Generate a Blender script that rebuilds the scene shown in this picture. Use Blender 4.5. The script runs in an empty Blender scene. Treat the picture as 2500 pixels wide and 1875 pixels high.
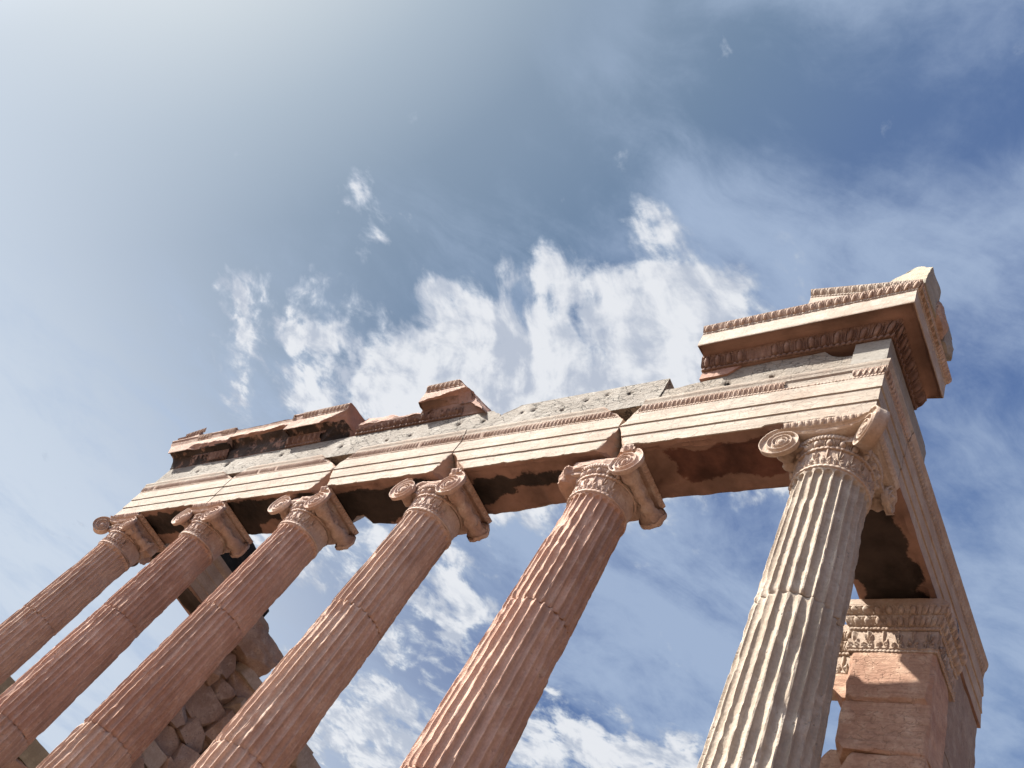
import bpy, math
import numpy as np
from mathutils import Matrix, Vector

# ------------------------------------------------------------------ camera, sky, sun, exposure
SC = bpy.context.scene
COL = SC.collection
cam_d = bpy.data.cameras.new("camera")
cam = bpy.data.objects.new("camera", cam_d)
COL.objects.link(cam)
SC.camera = cam
cam_d.sensor_width = 36.0
cam_d.lens = 2095.12 / 2500 * 36.0
cam_d.clip_end = 3000
cam_d.clip_start = 0.05
RC = [[0.7956248544688586, 0.4229274229662395, 0.43372051583293264],
      [-0.16104963117006285, 0.8378639001259811, -0.521581346642632],
      [-0.5839898177633205, 0.3451325539103639, 0.7347376490829012]]
m = Matrix.Identity(4)
for i in range(3):
    m[i][0] = RC[0][i]
    m[i][1] = -RC[1][i]
    m[i][2] = -RC[2][i]
m[0][3], m[1][3], m[2][3] = 2.06786, -4.06567, 0.54332
cam.matrix_world = m

SUN = Vector((-0.56, -0.485, 0.67)).normalized()
sun_d = bpy.data.lights.new("sun", 'SUN')
sun_d.energy = 5.0
sun_d.angle = math.radians(0.55)
sun_d.color = (1.0, 0.95, 0.87)
sun = bpy.data.objects.new("sun", sun_d)
COL.objects.link(sun)
sun.rotation_euler = (-SUN).to_track_quat('-Z', 'Y').to_euler()
sun.location = SUN * 50

vs = SC.view_settings
vs.view_transform = 'Standard'
vs.look = 'None'
vs.exposure = 1.5
vs.gamma = 1.0
EXPO = 2 ** 1.5


class NT:
    """tiny helper for building node trees"""
    def __init__(self, tree):
        self.t = tree
        self.n = tree.nodes
        self.l = tree.links

    def node(self, kind, **kw):
        nd = self.n.new(kind)
        for k, v in kw.items():
            setattr(nd, k, v)
        return nd

    def put(self, sock, val):
        if hasattr(val, 'is_output') or isinstance(val, bpy.types.NodeSocket):
            self.l.new(val, sock)
        elif isinstance(val, (int, float)):
            sock.default_value = val
        else:
            v = tuple(val)
            if len(sock.default_value) == 4 and len(v) == 3:
                v = v + (1.0,)
            sock.default_value = v

    def math(self, op, a, b=0.0, c=None, clamp=False):
        nd = self.node('ShaderNodeMath', operation=op)
        nd.use_clamp = clamp
        self.put(nd.inputs[0], a)
        self.put(nd.inputs[1], b)
        if c is not None:
            self.put(nd.inputs[2], c)
        return nd.outputs[0]

    def vmath(self, op, a, b=(0, 0, 0), out=0):
        nd = self.node('ShaderNodeVectorMath', operation=op)
        self.put(nd.inputs[0], a)
        if op == 'SCALE':
            self.put(nd.inputs[3], b)
        elif op not in ('NORMALIZE', 'LENGTH'):
            self.put(nd.inputs[1], b)
        return nd.outputs['Value'] if op in ('DOT_PRODUCT', 'LENGTH') else nd.outputs[0]

    def noise(self, vec, scale, detail=4, rough=0.55, lac=2.0, dist=0.0, w=None):
        nd = self.node('ShaderNodeTexNoise')
        if w is not None:
            nd.noise_dimensions = '4D'
            nd.inputs['W'].default_value = w
        self.put(nd.inputs['Vector'], vec)
        nd.inputs['Scale'].default_value = scale
        nd.inputs['Detail'].default_value = detail
        nd.inputs['Roughness'].default_value = rough
        nd.inputs['Lacunarity'].default_value = lac
        nd.inputs['Distortion'].default_value = dist
        return nd

    def smooth(self, x, lo, hi, a=0.0, b=1.0):
        nd = self.node('ShaderNodeMapRange', interpolation_type='SMOOTHSTEP')
        self.put(nd.inputs[0], x)
        nd.inputs[1].default_value = lo
        nd.inputs[2].default_value = hi
        nd.inputs[3].default_value = a
        nd.inputs[4].default_value = b
        return nd.outputs[0]

    def mix(self, f, a, b, blend='MIX'):
        nd = self.node('ShaderNodeMix', data_type='RGBA', blend_type=blend)
        nd.clamp_factor = True
        self.put(nd.inputs[0], f)
        self.put(nd.inputs[6], a)
        self.put(nd.inputs[7], b)
        return nd.outputs[2]

    def ramp(self, f, stops):
        nd = self.node('ShaderNodeValToRGB')
        cr = nd.color_ramp
        while len(cr.elements) > 1:
            cr.elements.remove(cr.elements[0])
        cr.elements[0].position = stops[0][0]
        cr.elements[0].color = tuple(stops[0][1]) + (1.0,)
        for p, c in stops[1:]:
            e = cr.elements.new(p)
            e.color = tuple(c) + (1.0,)
        self.put(nd.inputs[0], f)
        return nd.outputs[0]

    def mapping(self, vec, loc=(0, 0, 0), rot=(0, 0, 0), scale=(1, 1, 1)):
        nd = self.node('ShaderNodeMapping')
        self.put(nd.inputs[0], vec)
        nd.inputs[1].default_value = loc
        nd.inputs[2].default_value = rot
        nd.inputs[3].default_value = scale
        return nd.outputs[0]


def sep_x(T, v, k):
    nd = T.node('ShaderNodeSeparateXYZ')
    T.l.new(v, nd.inputs[0])
    return nd.outputs[k]


def lin(r, g, b):
    return tuple(((c / 255 + 0.055) / 1.055) ** 2.4 if c > 10 else c / 255 / 12.92 for c in (r, g, b))


def build_world():
    w = bpy.data.worlds.new("World")
    SC.world = w
    w.use_nodes = True
    w.cycles.sampling_method = 'MANUAL'
    w.cycles.sample_map_resolution = 512
    T = NT(w.node_tree)
    T.n.clear()
    out = T.node('ShaderNodeOutputWorld')
    bg = T.node('ShaderNodeBackground')
    bg.inputs['Strength'].default_value = 0.1
    T.l.new(bg.outputs[0], out.inputs[0])
    sky = T.node('ShaderNodeTexSky', sky_type='NISHITA')
    sky.sun_disc = False
    sky.sun_elevation = math.asin(SUN.z)
    sky.sun_rotation = math.atan2(SUN.x, SUN.y)
    sky.altitude = 100
    sky.air_density = 1.3
    sky.dust_density = 3.0
    tc = T.node('ShaderNodeTexCoord')
    d = T.vmath('NORMALIZE', tc.outputs['Generated'])
    cs = T.vmath('DOT_PRODUCT', d, tuple(SUN))
    ang = T.math('ARCCOSINE', cs)
    f = T.math('DIVIDE', ang, math.pi)
    A = lambda a: a / 180.0
    # clear air: aureole round the sun falling off to deep blue away from it
    base = T.ramp(f, [(0.0, lin(246, 246, 244)), (A(10), lin(232, 237, 240)), (A(18), lin(214, 223, 229)),
                      (A(27), lin(168, 184, 199)), (A(34), lin(133, 153, 175)), (A(43), lin(110, 134, 163)),
                      (A(52), lin(92, 118, 160)), (A(64), lin(80, 108, 160)), (A(80), lin(94, 125, 174)),
                      (A(120), lin(100, 130, 175))])
    base = T.vmath('SCALE', base, T.smooth(f, A(17), A(3), 1.0, 7.0))
    sep = T.node('ShaderNodeSeparateXYZ')
    T.l.new(d, sep.inputs[0])
    el = sep.outputs[2]
    side = T.math('MULTIPLY', T.smooth(T.math('MULTIPLY', sep.outputs[0], -1.0), 0.50, 0.90), 1.0)
    low = T.math('MULTIPLY', T.smooth(el, 0.86, 0.32), side)
    base = T.mix(T.math('MULTIPLY', low, 0.92), base, lin(212, 223, 237))
    base = T.mix(T.smooth(el, 0.12, -0.02), base, lin(190, 205, 222))
    # cloud sheet: direction projected on a flat layer overhead
    zc = T.math('MAXIMUM', el, 0.06)
    cmb = T.node('ShaderNodeCombineXYZ')
    T.l.new(T.math('DIVIDE', sep.outputs[0], zc), cmb.inputs[0])
    T.l.new(T.math('DIVIDE', sep.outputs[1], zc), cmb.inputs[1])
    q = cmb.outputs[0]

    def blob(cx, cy, rx, ry, rot, wt=1.0):
        mp = T.node('ShaderNodeMapping', vector_type='TEXTURE')
        T.put(mp.inputs[0], q)
        mp.inputs[1].default_value = (cx, cy, 0)
        mp.inputs[2].default_value = (0, 0, rot)
        mp.inputs[3].default_value = (rx, ry, 1)
        ln = T.vmath('LENGTH', mp.outputs[0])
        return T.smooth(ln, 1.35, 0.25, 0.0, wt)
    masks = [blob(*b) for b in CLOUDS]
    tot = masks[0]
    for b in masks[1:]:
        tot = T.math('MAXIMUM', tot, b)
    wv = T.noise(q, 3.0, 3, 0.5)
    wq = T.vmath('ADD', q, T.vmath('SCALE', T.vmath('SUBTRACT', wv.outputs['Color'], (0.5, 0.5, 0.5)), 0.16))
    puff = T.noise(wq, 10.0, 8, 0.55, w=3.3).outputs[0]
    puff2 = T.noise(wq, 34.0, 6, 0.62, w=1.3).outputs[0]
    # ripples fanning out across the layer
    fx = T.math('ADD', sep_x(T, wq, 0), 0.42)
    fy = T.math('ADD', sep_x(T, wq, 1), 0.47)
    fan = T.math('MULTIPLY', T.math('ARCTAN2', fy, fx), 15.0)
    fr = T.math('MULTIPLY', T.math('SQRT', T.math('ADD', T.math('MULTIPLY', fx, fx), T.math('MULTIPLY', fy, fy))), 3.0)
    fc = T.node('ShaderNodeCombineXYZ')
    T.l.new(fan, fc.inputs[0])
    T.l.new(fr, fc.inputs[1])
    st = T.noise(fc.outputs[0], 1.0, 4, 0.5, w=8.0).outputs[0]
    c0 = lambda x, k: T.math('MULTIPLY', T.math('SUBTRACT', x, 0.5), k)
    dens = T.math('ADD', c0(puff, 2.0), T.math('ADD', c0(st, 1.1), c0(puff2, 0.80)))
    dens = T.math('ADD', dens, T.math('MULTIPLY_ADD', tot, 0.90, -0.48))
    cloud = T.smooth(dens, -0.10, 0.24)
    thick = T.smooth(dens, 0.04, 0.34)
    shade = T.noise(wq, 22.0, 5, 0.6, w=5.5).outputs[0]
    ccol = T.mix(thick, lin(186, 198, 215), lin(238, 240, 244))
    ccol = T.mix(T.smooth(T.math('ADD', T.math('MULTIPLY', shade, 0.45), T.math('MULTIPLY', st, 0.55)), 0.56, 0.42, 0.0, 0.9), ccol, lin(184, 193, 209))
    # thin cirrus veil
    cq = T.mapping(T.mapping(wq, rot=(0, 0, 0.75)), scale=(2.4, 1.0, 1))
    c1 = T.noise(cq, 1.6, 8, 0.62, w=2.0, dist=0.5).outputs[0]
    c2 = T.noise(wq, 6.0, 7, 0.66, w=7.0).outputs[0]
    wis = T.math('ADD', T.math('MULTIPLY', c1, 0.68), T.math('MULTIPLY', c2, 0.42))
    veil_m = [blob(*b) for b in VEILS]
    vt = veil_m[0]
    for b in veil_m[1:]:
        vt = T.math('MAXIMUM', vt, b)
    wis = T.math('ADD', wis, T.math('MULTIPLY', vt, 0.17))
    veil = T.math('MULTIPLY', T.smooth(wis, 0.49, 0.78), T.smooth(f, A(28), A(46)))
    base = T.mix(T.math('MULTIPLY', veil, 0.78), base, lin(176, 194, 220))
    col = T.mix(T.math('MULTIPLY', cloud, 0.96), base, ccol)
    # absolute radiance: the colours above are as the exposure shows them
    fill_glow = T.smooth(T.vmath('DOT_PRODUCT', d, tuple(Vector((-0.25, -0.95, 0.22)).normalized())), 0.50, 0.96, 1.0, 4.2)  # added sky brightening outside the view, fills the shaded flutes from the front
    scaled = T.vmath('SCALE', T.vmath('SCALE', col, fill_glow), 10.0 / EXPO)
    nis = T.vmath('SCALE', sky.outputs[0], 0.55)
    fin = T.mix(0.05, scaled, nis)
    T.l.new(fin, bg.inputs[0])


CLOUDS = [(-0.80, 0.52, 0.56, 0.30, 0.0, 1.15), (-0.50, 0.48, 0.26, 0.18, 0.5, 1.1), (-1.17, 0.38, 0.34, 0.24, 0.2, 0.78),
          (-0.88, 0.20, 0.10, 0.11, 0.3, 0.52), (-1.29, 0.20, 0.07, 0.09, 0.3, 0.66), (-0.90, 0.11, 0.06, 0.05, 0.0, 0.40),
          (-0.465, 0.285, 0.05, 0.055, 0.6, 0.52), (-1.14, 0.225, 0.05, 0.05, 0.0, 0.5),
          (-1.30, 0.95, 0.40, 0.42, 0.7, 0.66), (-1.70, 1.42, 0.46, 0.40, 0.5, 0.95), (-1.05, 1.38, 0.6, 0.20, 0.0, 0.85),
          (-1.55, 0.80, 0.3, 0.16, 0.3, 0.55)]
VEILS = [(-0.08, 0.44, 0.24, 0.14, 0.3), (-0.45, 0.02, 0.08, 0.12, 0.9), (-0.38, 0.36, 0.18, 0.14, 0.5), (-0.22, 0.02, 0.16, 0.10, 0.7),
         (-0.7, 1.0, 0.5, 0.4, 0.3), (-0.25, 0.9, 0.35, 0.3, 0.3)]
build_world()


# ------------------------------------------------------------------ numpy noise
def _hash(ix, iy, iz, seed):
    h = (ix * 374761393 + iy * 668265263 + iz * 2147483647 + seed * 1274126177) & 0xFFFFFFFF
    h = ((h ^ (h >> 13)) * 1274126177) & 0xFFFFFFFF
    h = ((h ^ (h >> 16)) * 2246822519) & 0xFFFFFFFF
    return ((h ^ (h >> 15)) & 0xFFFFFF) / float(0xFFFFFF)


def vnoise(P, seed=0):
    P = np.asarray(P, float)
    I = np.floor(P).astype(np.int64)
    F = P - I
    F = F * F * F * (F * (F * 6 - 15) + 10)
    r = 0
    for dx in (0, 1):
        wx = F[:, 0] if dx else 1 - F[:, 0]
        for dy in (0, 1):
            wy = F[:, 1] if dy else 1 - F[:, 1]
            for dz in (0, 1):
                wz = F[:, 2] if dz else 1 - F[:, 2]
                r = r + wx * wy * wz * _hash(I[:, 0] + dx, I[:, 1] + dy, I[:, 2] + dz, seed)
    return r * 2 - 1


def fbm(P, freq=1.0, octv=4, seed=0, gain=0.5):
    P = np.asarray(P, float) * freq
    a, r, t = 1.0, 0.0, 0.0
    for k in range(octv):
        r = r + a * vnoise(P + k * 17.3, seed + k * 7)
        t += a
        a *= gain
        P = P * 2.03
    return r / t


def vecnoise(V, freq, octv, seed):
    return np.stack([fbm(V, freq, octv, seed + 11 * k) for k in range(3)], 1)


# ------------------------------------------------------------------ mesh + object helpers
def gridfaces(n, m_, cu=False, cv=False, off=0, flip=False):
    iu = np.arange(n if cu else n - 1)
    iv = np.arange(m_ if cv else m_ - 1)
    U, W = np.meshgrid(iu, iv, indexing='ij')
    U2, W2 = (U + 1) % n, (W + 1) % m_
    q = np.stack([U * m_ + W, U2 * m_ + W, U2 * m_ + W2, U * m_ + W2], -1).reshape(-1, 4) + off
    return q[:, ::-1] if flip else q


def signed_vol(V, F):
    a, b, c, d = V[F[:, 0]], V[F[:, 1]], V[F[:, 2]], V[F[:, 3]]
    return (np.einsum('ij,ij->i', a, np.cross(b, c)) + np.einsum('ij,ij->i', a, np.cross(c, d))).sum()


def add(name, V, F, mat, parent=None, attrs=None, closed=True, sharp=38, prop=None):
    """V in world coordinates; parent is the thing (Empty) or a part of it"""
    V = np.asarray(V, float)
    F = np.asarray(F, int)
    if closed:
        c = V.mean(0)
        if signed_vol(V - c, F) < 0:
            F = F[:, ::-1]
    root = parent
    while root is not None and root.parent is not None:
        root = root.parent
    o0 = np.array(root.location) if root is not None else V.mean(0)
    Vl = V - o0
    me = bpy.data.meshes.new(name)
    me.vertices.add(len(Vl))
    me.vertices.foreach_set('co', Vl.ravel())
    me.loops.add(F.size)
    me.loops.foreach_set('vertex_index', F.ravel().astype(np.int32))
    me.polygons.add(len(F))
    me.polygons.foreach_set('loop_start', np.arange(0, F.size, F.shape[1], dtype=np.int32))
    me.polygons.foreach_set('use_smooth', np.ones(len(F), bool))
    me.update(calc_edges=True)
    me.validate()
    if sharp:
        me.set_sharp_from_angle(angle=math.radians(sharp))
    for k in ('crust', 'broken', 'underside_tint'):
        a = me.attributes.new(k, 'FLOAT', 'POINT')
        if attrs and k in attrs and len(me.vertices) == len(V):
            a.data.foreach_set('value', np.asarray(attrs[k], np.float32))
    me.materials.append(mat)
    ob = bpy.data.objects.new(name, me)
    COL.objects.link(ob)
    if parent is not None:
        ob.parent = parent
    else:
        ob.location = o0
    return ob


def tag(o, label, cat, group=None):
    o['label'] = label
    o['category'] = cat
    o['kind'] = 'thing'
    if group:
        o['group'] = group
    return o


def thing(name, label, cat, loc, group=None):
    e = bpy.data.objects.new(name, None)
    e.empty_display_size = 0.3
    e.location = loc
    COL.objects.link(e)
    return tag(e, label, cat, group)


def merge(parts):
    """list of (V,F) or (V,F,attrs) -> one"""
    Vs, Fs, off = [], [], 0
    cr, br = [], []
    for p in parts:
        V, F = p[0], p[1]
        at = p[2] if len(p) > 2 and p[2] else {}
        Vs.append(V)
        Fs.append(F + off)
        off += len(V)
        cr.append(at.get('crust', np.zeros(len(V))))
        br.append(at.get('broken', np.zeros(len(V))))
    return np.concatenate(Vs), np.concatenate(Fs), {'crust': np.concatenate(cr), 'broken': np.concatenate(br)}


# ------------------------------------------------------------------ swept mouldings
def sample_path(ctrl, ds, oref=0.4):
    """ctrl: list of (Px,Py,nx,ny); returns rings P,N and running length at offset oref"""
    P, N = [], []
    for a, b in zip(ctrl[:-1], ctrl[1:]):
        a, b = np.array(a, float), np.array(b, float)
        pa, pb = a[:2] + a[2:] * oref, b[:2] + b[2:] * oref
        n = max(1, int(math.ceil(np.linalg.norm(pb - pa) / ds)))
        for k in range(n):
            c = a + (b - a) * k / n
            P.append(c[:2])
            N.append(c[2:])
    P.append(np.array(ctrl[-1][:2], float))
    N.append(np.array(ctrl[-1][2:], float))
    P, N = np.array(P), np.array(N)
    Q = P + N * oref
    s = np.concatenate([[0], np.cumsum(np.linalg.norm(np.diff(Q, axis=0), axis=1))])
    return P, N, s


def resample(prof, h, closed=True):
    pts = []
    n = len(prof)
    for i in range(n if closed else n - 1):
        a, b = np.array(prof[i], float), np.array(prof[(i + 1) % n], float)
        k = max(1, int(math.ceil(np.linalg.norm(b - a) / h)))
        for j in range(k):
            pts.append(a + (b - a) * j / k)
    if not closed:
        pts.append(np.array(prof[-1], float))
    return np.array(pts)


def cut_plane(p, n, amp=0.02, freq=5.0, seed=0):
    n = np.array(n, float)
    n /= np.linalg.norm(n)
    p = np.array(p, float)

    def f(V):
        d = (V - p) @ n + amp * fbm(V, freq, 4, seed)
        return d, n
    return f


def both(*fs):
    """cut only where every plane is exceeded (a notch): move by the smallest"""
    def f(V):
        ds = [g(V) for g in fs]
        D = np.stack([d for d, _ in ds])
        k = D.argmin(0)
        n = np.stack([n_ for _, n_ in ds])[k]
        return D.min(0), n
    return f


def apply_cuts(V, cuts):
    br = np.zeros(len(V))
    for c in cuts:
        d, n = c(V)
        mk = d > 0
        if n.ndim == 1:
            V[mk] -= n * d[mk, None]
        else:
            V[mk] -= n[mk] * d[mk, None]
        br[mk] = 1.0
    return br


def sweep(ctrl, prof, ds=0.03, h=0.025, cuts=(), rough=0.0015, rfreq=9, seed=0, capn=6, edge=0.0, fns=(), oref=0.4, under_fn=None):
    P, N, s = sample_path(ctrl, ds, oref)
    pr = resample(prof, h)
    c = pr.mean(0)
    rings = []
    for k in range(capn, 0, -1):
        t = 1 - k / (capn + 0.0) + 0.001
        rings.append((P[0], N[0], c + (pr - c) * t))
    for i in range(len(P)):
        rings.append((P[i], N[i], pr))
    for k in range(1, capn + 1):
        t = 1 - k / (capn + 0.0) + 0.001
        rings.append((P[-1], N[-1], c + (pr - c) * t))
    V = []
    for p, n, q in rings:
        V.append(np.stack([p[0] + n[0] * q[:, 0], p[1] + n[1] * q[:, 0], q[:, 1]], 1))
    m_ = len(pr)
    V = np.concatenate(V)
    F = gridfaces(len(rings), m_, False, True)
    crust = np.zeros(len(V))
    utint = under_fn(V) if under_fn else np.zeros(len(V))
    for fn in fns:
        r = fn(V)
        if r is not None:
            crust = np.maximum(crust, r)
    br = apply_cuts(V, cuts)
    amp = np.where(br > 0, 0.010, rough)[:, None]
    V += vecnoise(V, rfreq, 3, seed) * amp
    if edge:
        V += vecnoise(V, 28, 2, seed + 5) * edge * (br[:, None] > 0)
    return V, F, {'crust': crust, 'broken': br, 'underside_tint': utint}


def strip(ctrl, curve, relief, pitch, amp, nu=12, nv=9, cuts=(), seed=0, wear=0.0, oref=0.4, u0=0.0):
    """relief band: curve is an open (o,z) polyline from bottom to top"""
    P, N, s = sample_path(ctrl, pitch / nu, oref)
    cv = np.array(curve, float)
    L = np.concatenate([[0], np.cumsum(np.linalg.norm(np.diff(cv, axis=0), axis=1))])
    vv = np.linspace(0, 1, nv)
    o = np.interp(vv * L[-1], L, cv[:, 0])
    z = np.interp(vv * L[-1], L, cv[:, 1])
    to, tz = np.gradient(o), np.gradient(z)
    ln = np.hypot(to, tz)
    no, nz = tz / ln, -to / ln
    U, W = np.meshgrid(s / pitch + u0, vv, indexing='ij')
    cell = np.floor(U).astype(np.int64)
    j = _hash(cell, cell * 3, cell * 0 + seed, 5)
    k2 = _hash(cell, cell * 7, cell * 0 + seed, 9)
    H = relief(U, W) * amp * (0.70 + 0.30 * j) * np.where(k2 < 0.04, 0.25, 1.0)
    if wear:
        pos = np.stack([P[:, None, 0] + 0 * W, P[:, None, 1] + 0 * W, W], -1).reshape(-1, 3)
        wn = np.clip(0.5 + 1.6 * fbm(pos, 3.0, 3, seed), 0, 1).reshape(H.shape)
        H = H * (1 - wear * wn)
    H[:, 0] = 0
    H[:, -1] = 0
    O = o[None] + H * no[None]
    Z = z[None] + H * nz[None]
    X = P[:, 0:1] + N[:, 0:1] * O
    Y = P[:, 1:2] + N[:, 1:2] * O
    V = np.stack([X, Y, Z], -1).reshape(-1, 3)
    V += vecnoise(V, 14, 2, seed + 3) * 0.0008
    F = gridfaces(len(P), nv)
    for c in cuts:
        d, _ = c(V)
        keep = ~(d[F] > -0.012).any(1)
        F = F[keep]
    return V, F


def orient(V, F, ref):
    """make an open sheet face away from ref point(s)"""
    c = V[F].mean(1)
    n = np.cross(V[F[:, 1]] - V[F[:, 0]], V[F[:, 2]] - V[F[:, 0]])
    bad = np.einsum('ij,ij->i', n, c - ref) < 0
    F = F.copy()
    F[bad] = F[bad][:, ::-1]
    return F


def egg_dart(u, v):
    f = u % 1.0 - 0.5
    q = np.sqrt((f / 0.25) ** 2 + ((v - 0.42) / 0.46) ** 2)
    e = np.sqrt(np.clip(1 - q ** 2, 0, None))
    sh = np.exp(-((q - 1.42) / 0.17) ** 2) * 0.55 * (v < 0.95)
    da = np.exp(-((np.abs(f) - 0.5) / 0.05) ** 2) * 0.6 * np.clip(1.1 - v, 0, 1)
    top = np.exp(-((v - 0.97) / 0.05) ** 2) * 0.6
    return np.maximum.reduce([e, sh, da, top])


def leaf(u, v):
    f = u % 1.0 - 0.5
    q = np.sqrt((f / 0.33) ** 2 + ((v - 0.5) / 0.55) ** 2)
    e = np.sqrt(np.clip(1 - q ** 2, 0, None))
    da = np.exp(-((np.abs(f) - 0.5) / 0.06) ** 2) * 0.35
    return np.maximum(e, da)


def beads(u, v):
    f = u % 1.0 - 0.5
    return np.sqrt(np.clip(1 - (f / 0.38) ** 2, 0, None)) * np.sqrt(np.clip(1 - ((v - 0.5) / 0.5) ** 2, 0, None))


def anthemion(u, v):
    f = (u % 1.0 - 0.5) * 2
    odd = (np.floor(u) % 2) > 0
    dx, dy = f * 0.75, v - 0.30
    r = np.hypot(dx, dy)
    ph = np.arctan2(dx, dy)
    env = (r < 0.66 * (0.62 + 0.38 * np.cos(ph))) & (np.abs(ph) < 2.2)
    k = np.where(odd, 5.0, 9.0)
    pet = np.clip(np.cos(ph * k), 0, 1) ** 0.6 * np.clip(r / 0.2, 0, 1)
    h = np.where(env, pet, 0)
    for sx in (-0.52, 0.52):
        rr = np.hypot((f - sx) * 0.75, v - 0.22)
        h = np.maximum(h, np.exp(-((rr - 0.14) / 0.035) ** 2))
        h = np.maximum(h, np.exp(-((rr - 0.03) / 0.04) ** 2))
    h = np.maximum(h, 0.8 * np.exp(-((v - 0.05 - 0.03 * np.cos(math.pi * f)) / 0.035) ** 2))
    return h


def braid(u, v):
    f = u % 1.0
    a = np.exp(-((v - (0.5 + 0.3 * np.sin(2 * math.pi * f))) / 0.13) ** 2)
    b = np.exp(-((v - (0.5 - 0.3 * np.sin(2 * math.pi * f))) / 0.13) ** 2)
    return np.maximum(a, b)


def rock(c, size, seed=0, rough=0.12, rnd=0.35, n=14, freq=2.2, rotz=0.0):
    """broken stone: a cube whose faces are partly rounded and roughened"""
    V, F = [], []
    g = np.linspace(-1, 1, n)
    A, B = np.meshgrid(g, g, indexing='ij')
    off = 0
    for ax in range(3):
        for sg in (-1, 1):
            P = np.zeros((n, n, 3))
            P[..., ax] = sg
            P[..., (ax + 1) % 3] = A
            P[..., (ax + 2) % 3] = B
            V.append(P.reshape(-1, 3))
            F.append(gridfaces(n, n, off=off, flip=(sg < 0)))
            off += n * n
    V, F = np.concatenate(V), np.concatenate(F)
    ln = np.linalg.norm(V, axis=1)[:, None]
    V = V * (1 - rnd) + (V / ln * 1.18) * rnd
    # random facet cuts
    rs = np.random.RandomState(seed)
    for k in range(5 if rnd > 0.2 else 9):
        d = rs.normal(size=3)
        d /= np.linalg.norm(d)
        lim = np.abs(d).sum() * (rs.uniform(0.62, 0.85) if rnd > 0.2 else rs.uniform(0.55, 0.82))
        e = V @ d - lim
        mk = e > 0
        V[mk] -= d * e[mk, None]
    V = V + vecnoise(V, freq, 4, seed) * rough + vecnoise(V, freq * 4, 3, seed + 9) * rough * 0.25
    V = V * (np.array(size) / 2)
    ca, sa = math.cos(rotz), math.sin(rotz)
    V = np.stack([V[:, 0] * ca - V[:, 1] * sa, V[:, 0] * sa + V[:, 1] * ca, V[:, 2]], 1)
    # merge seams
    V = V + np.array(c)
    key = np.round(V * 5000).astype(np.int64)
    _, idx, inv = np.unique(key, axis=0, return_index=True, return_inverse=True)
    inv = np.asarray(inv).ravel()
    return V[idx], inv[F]


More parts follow.
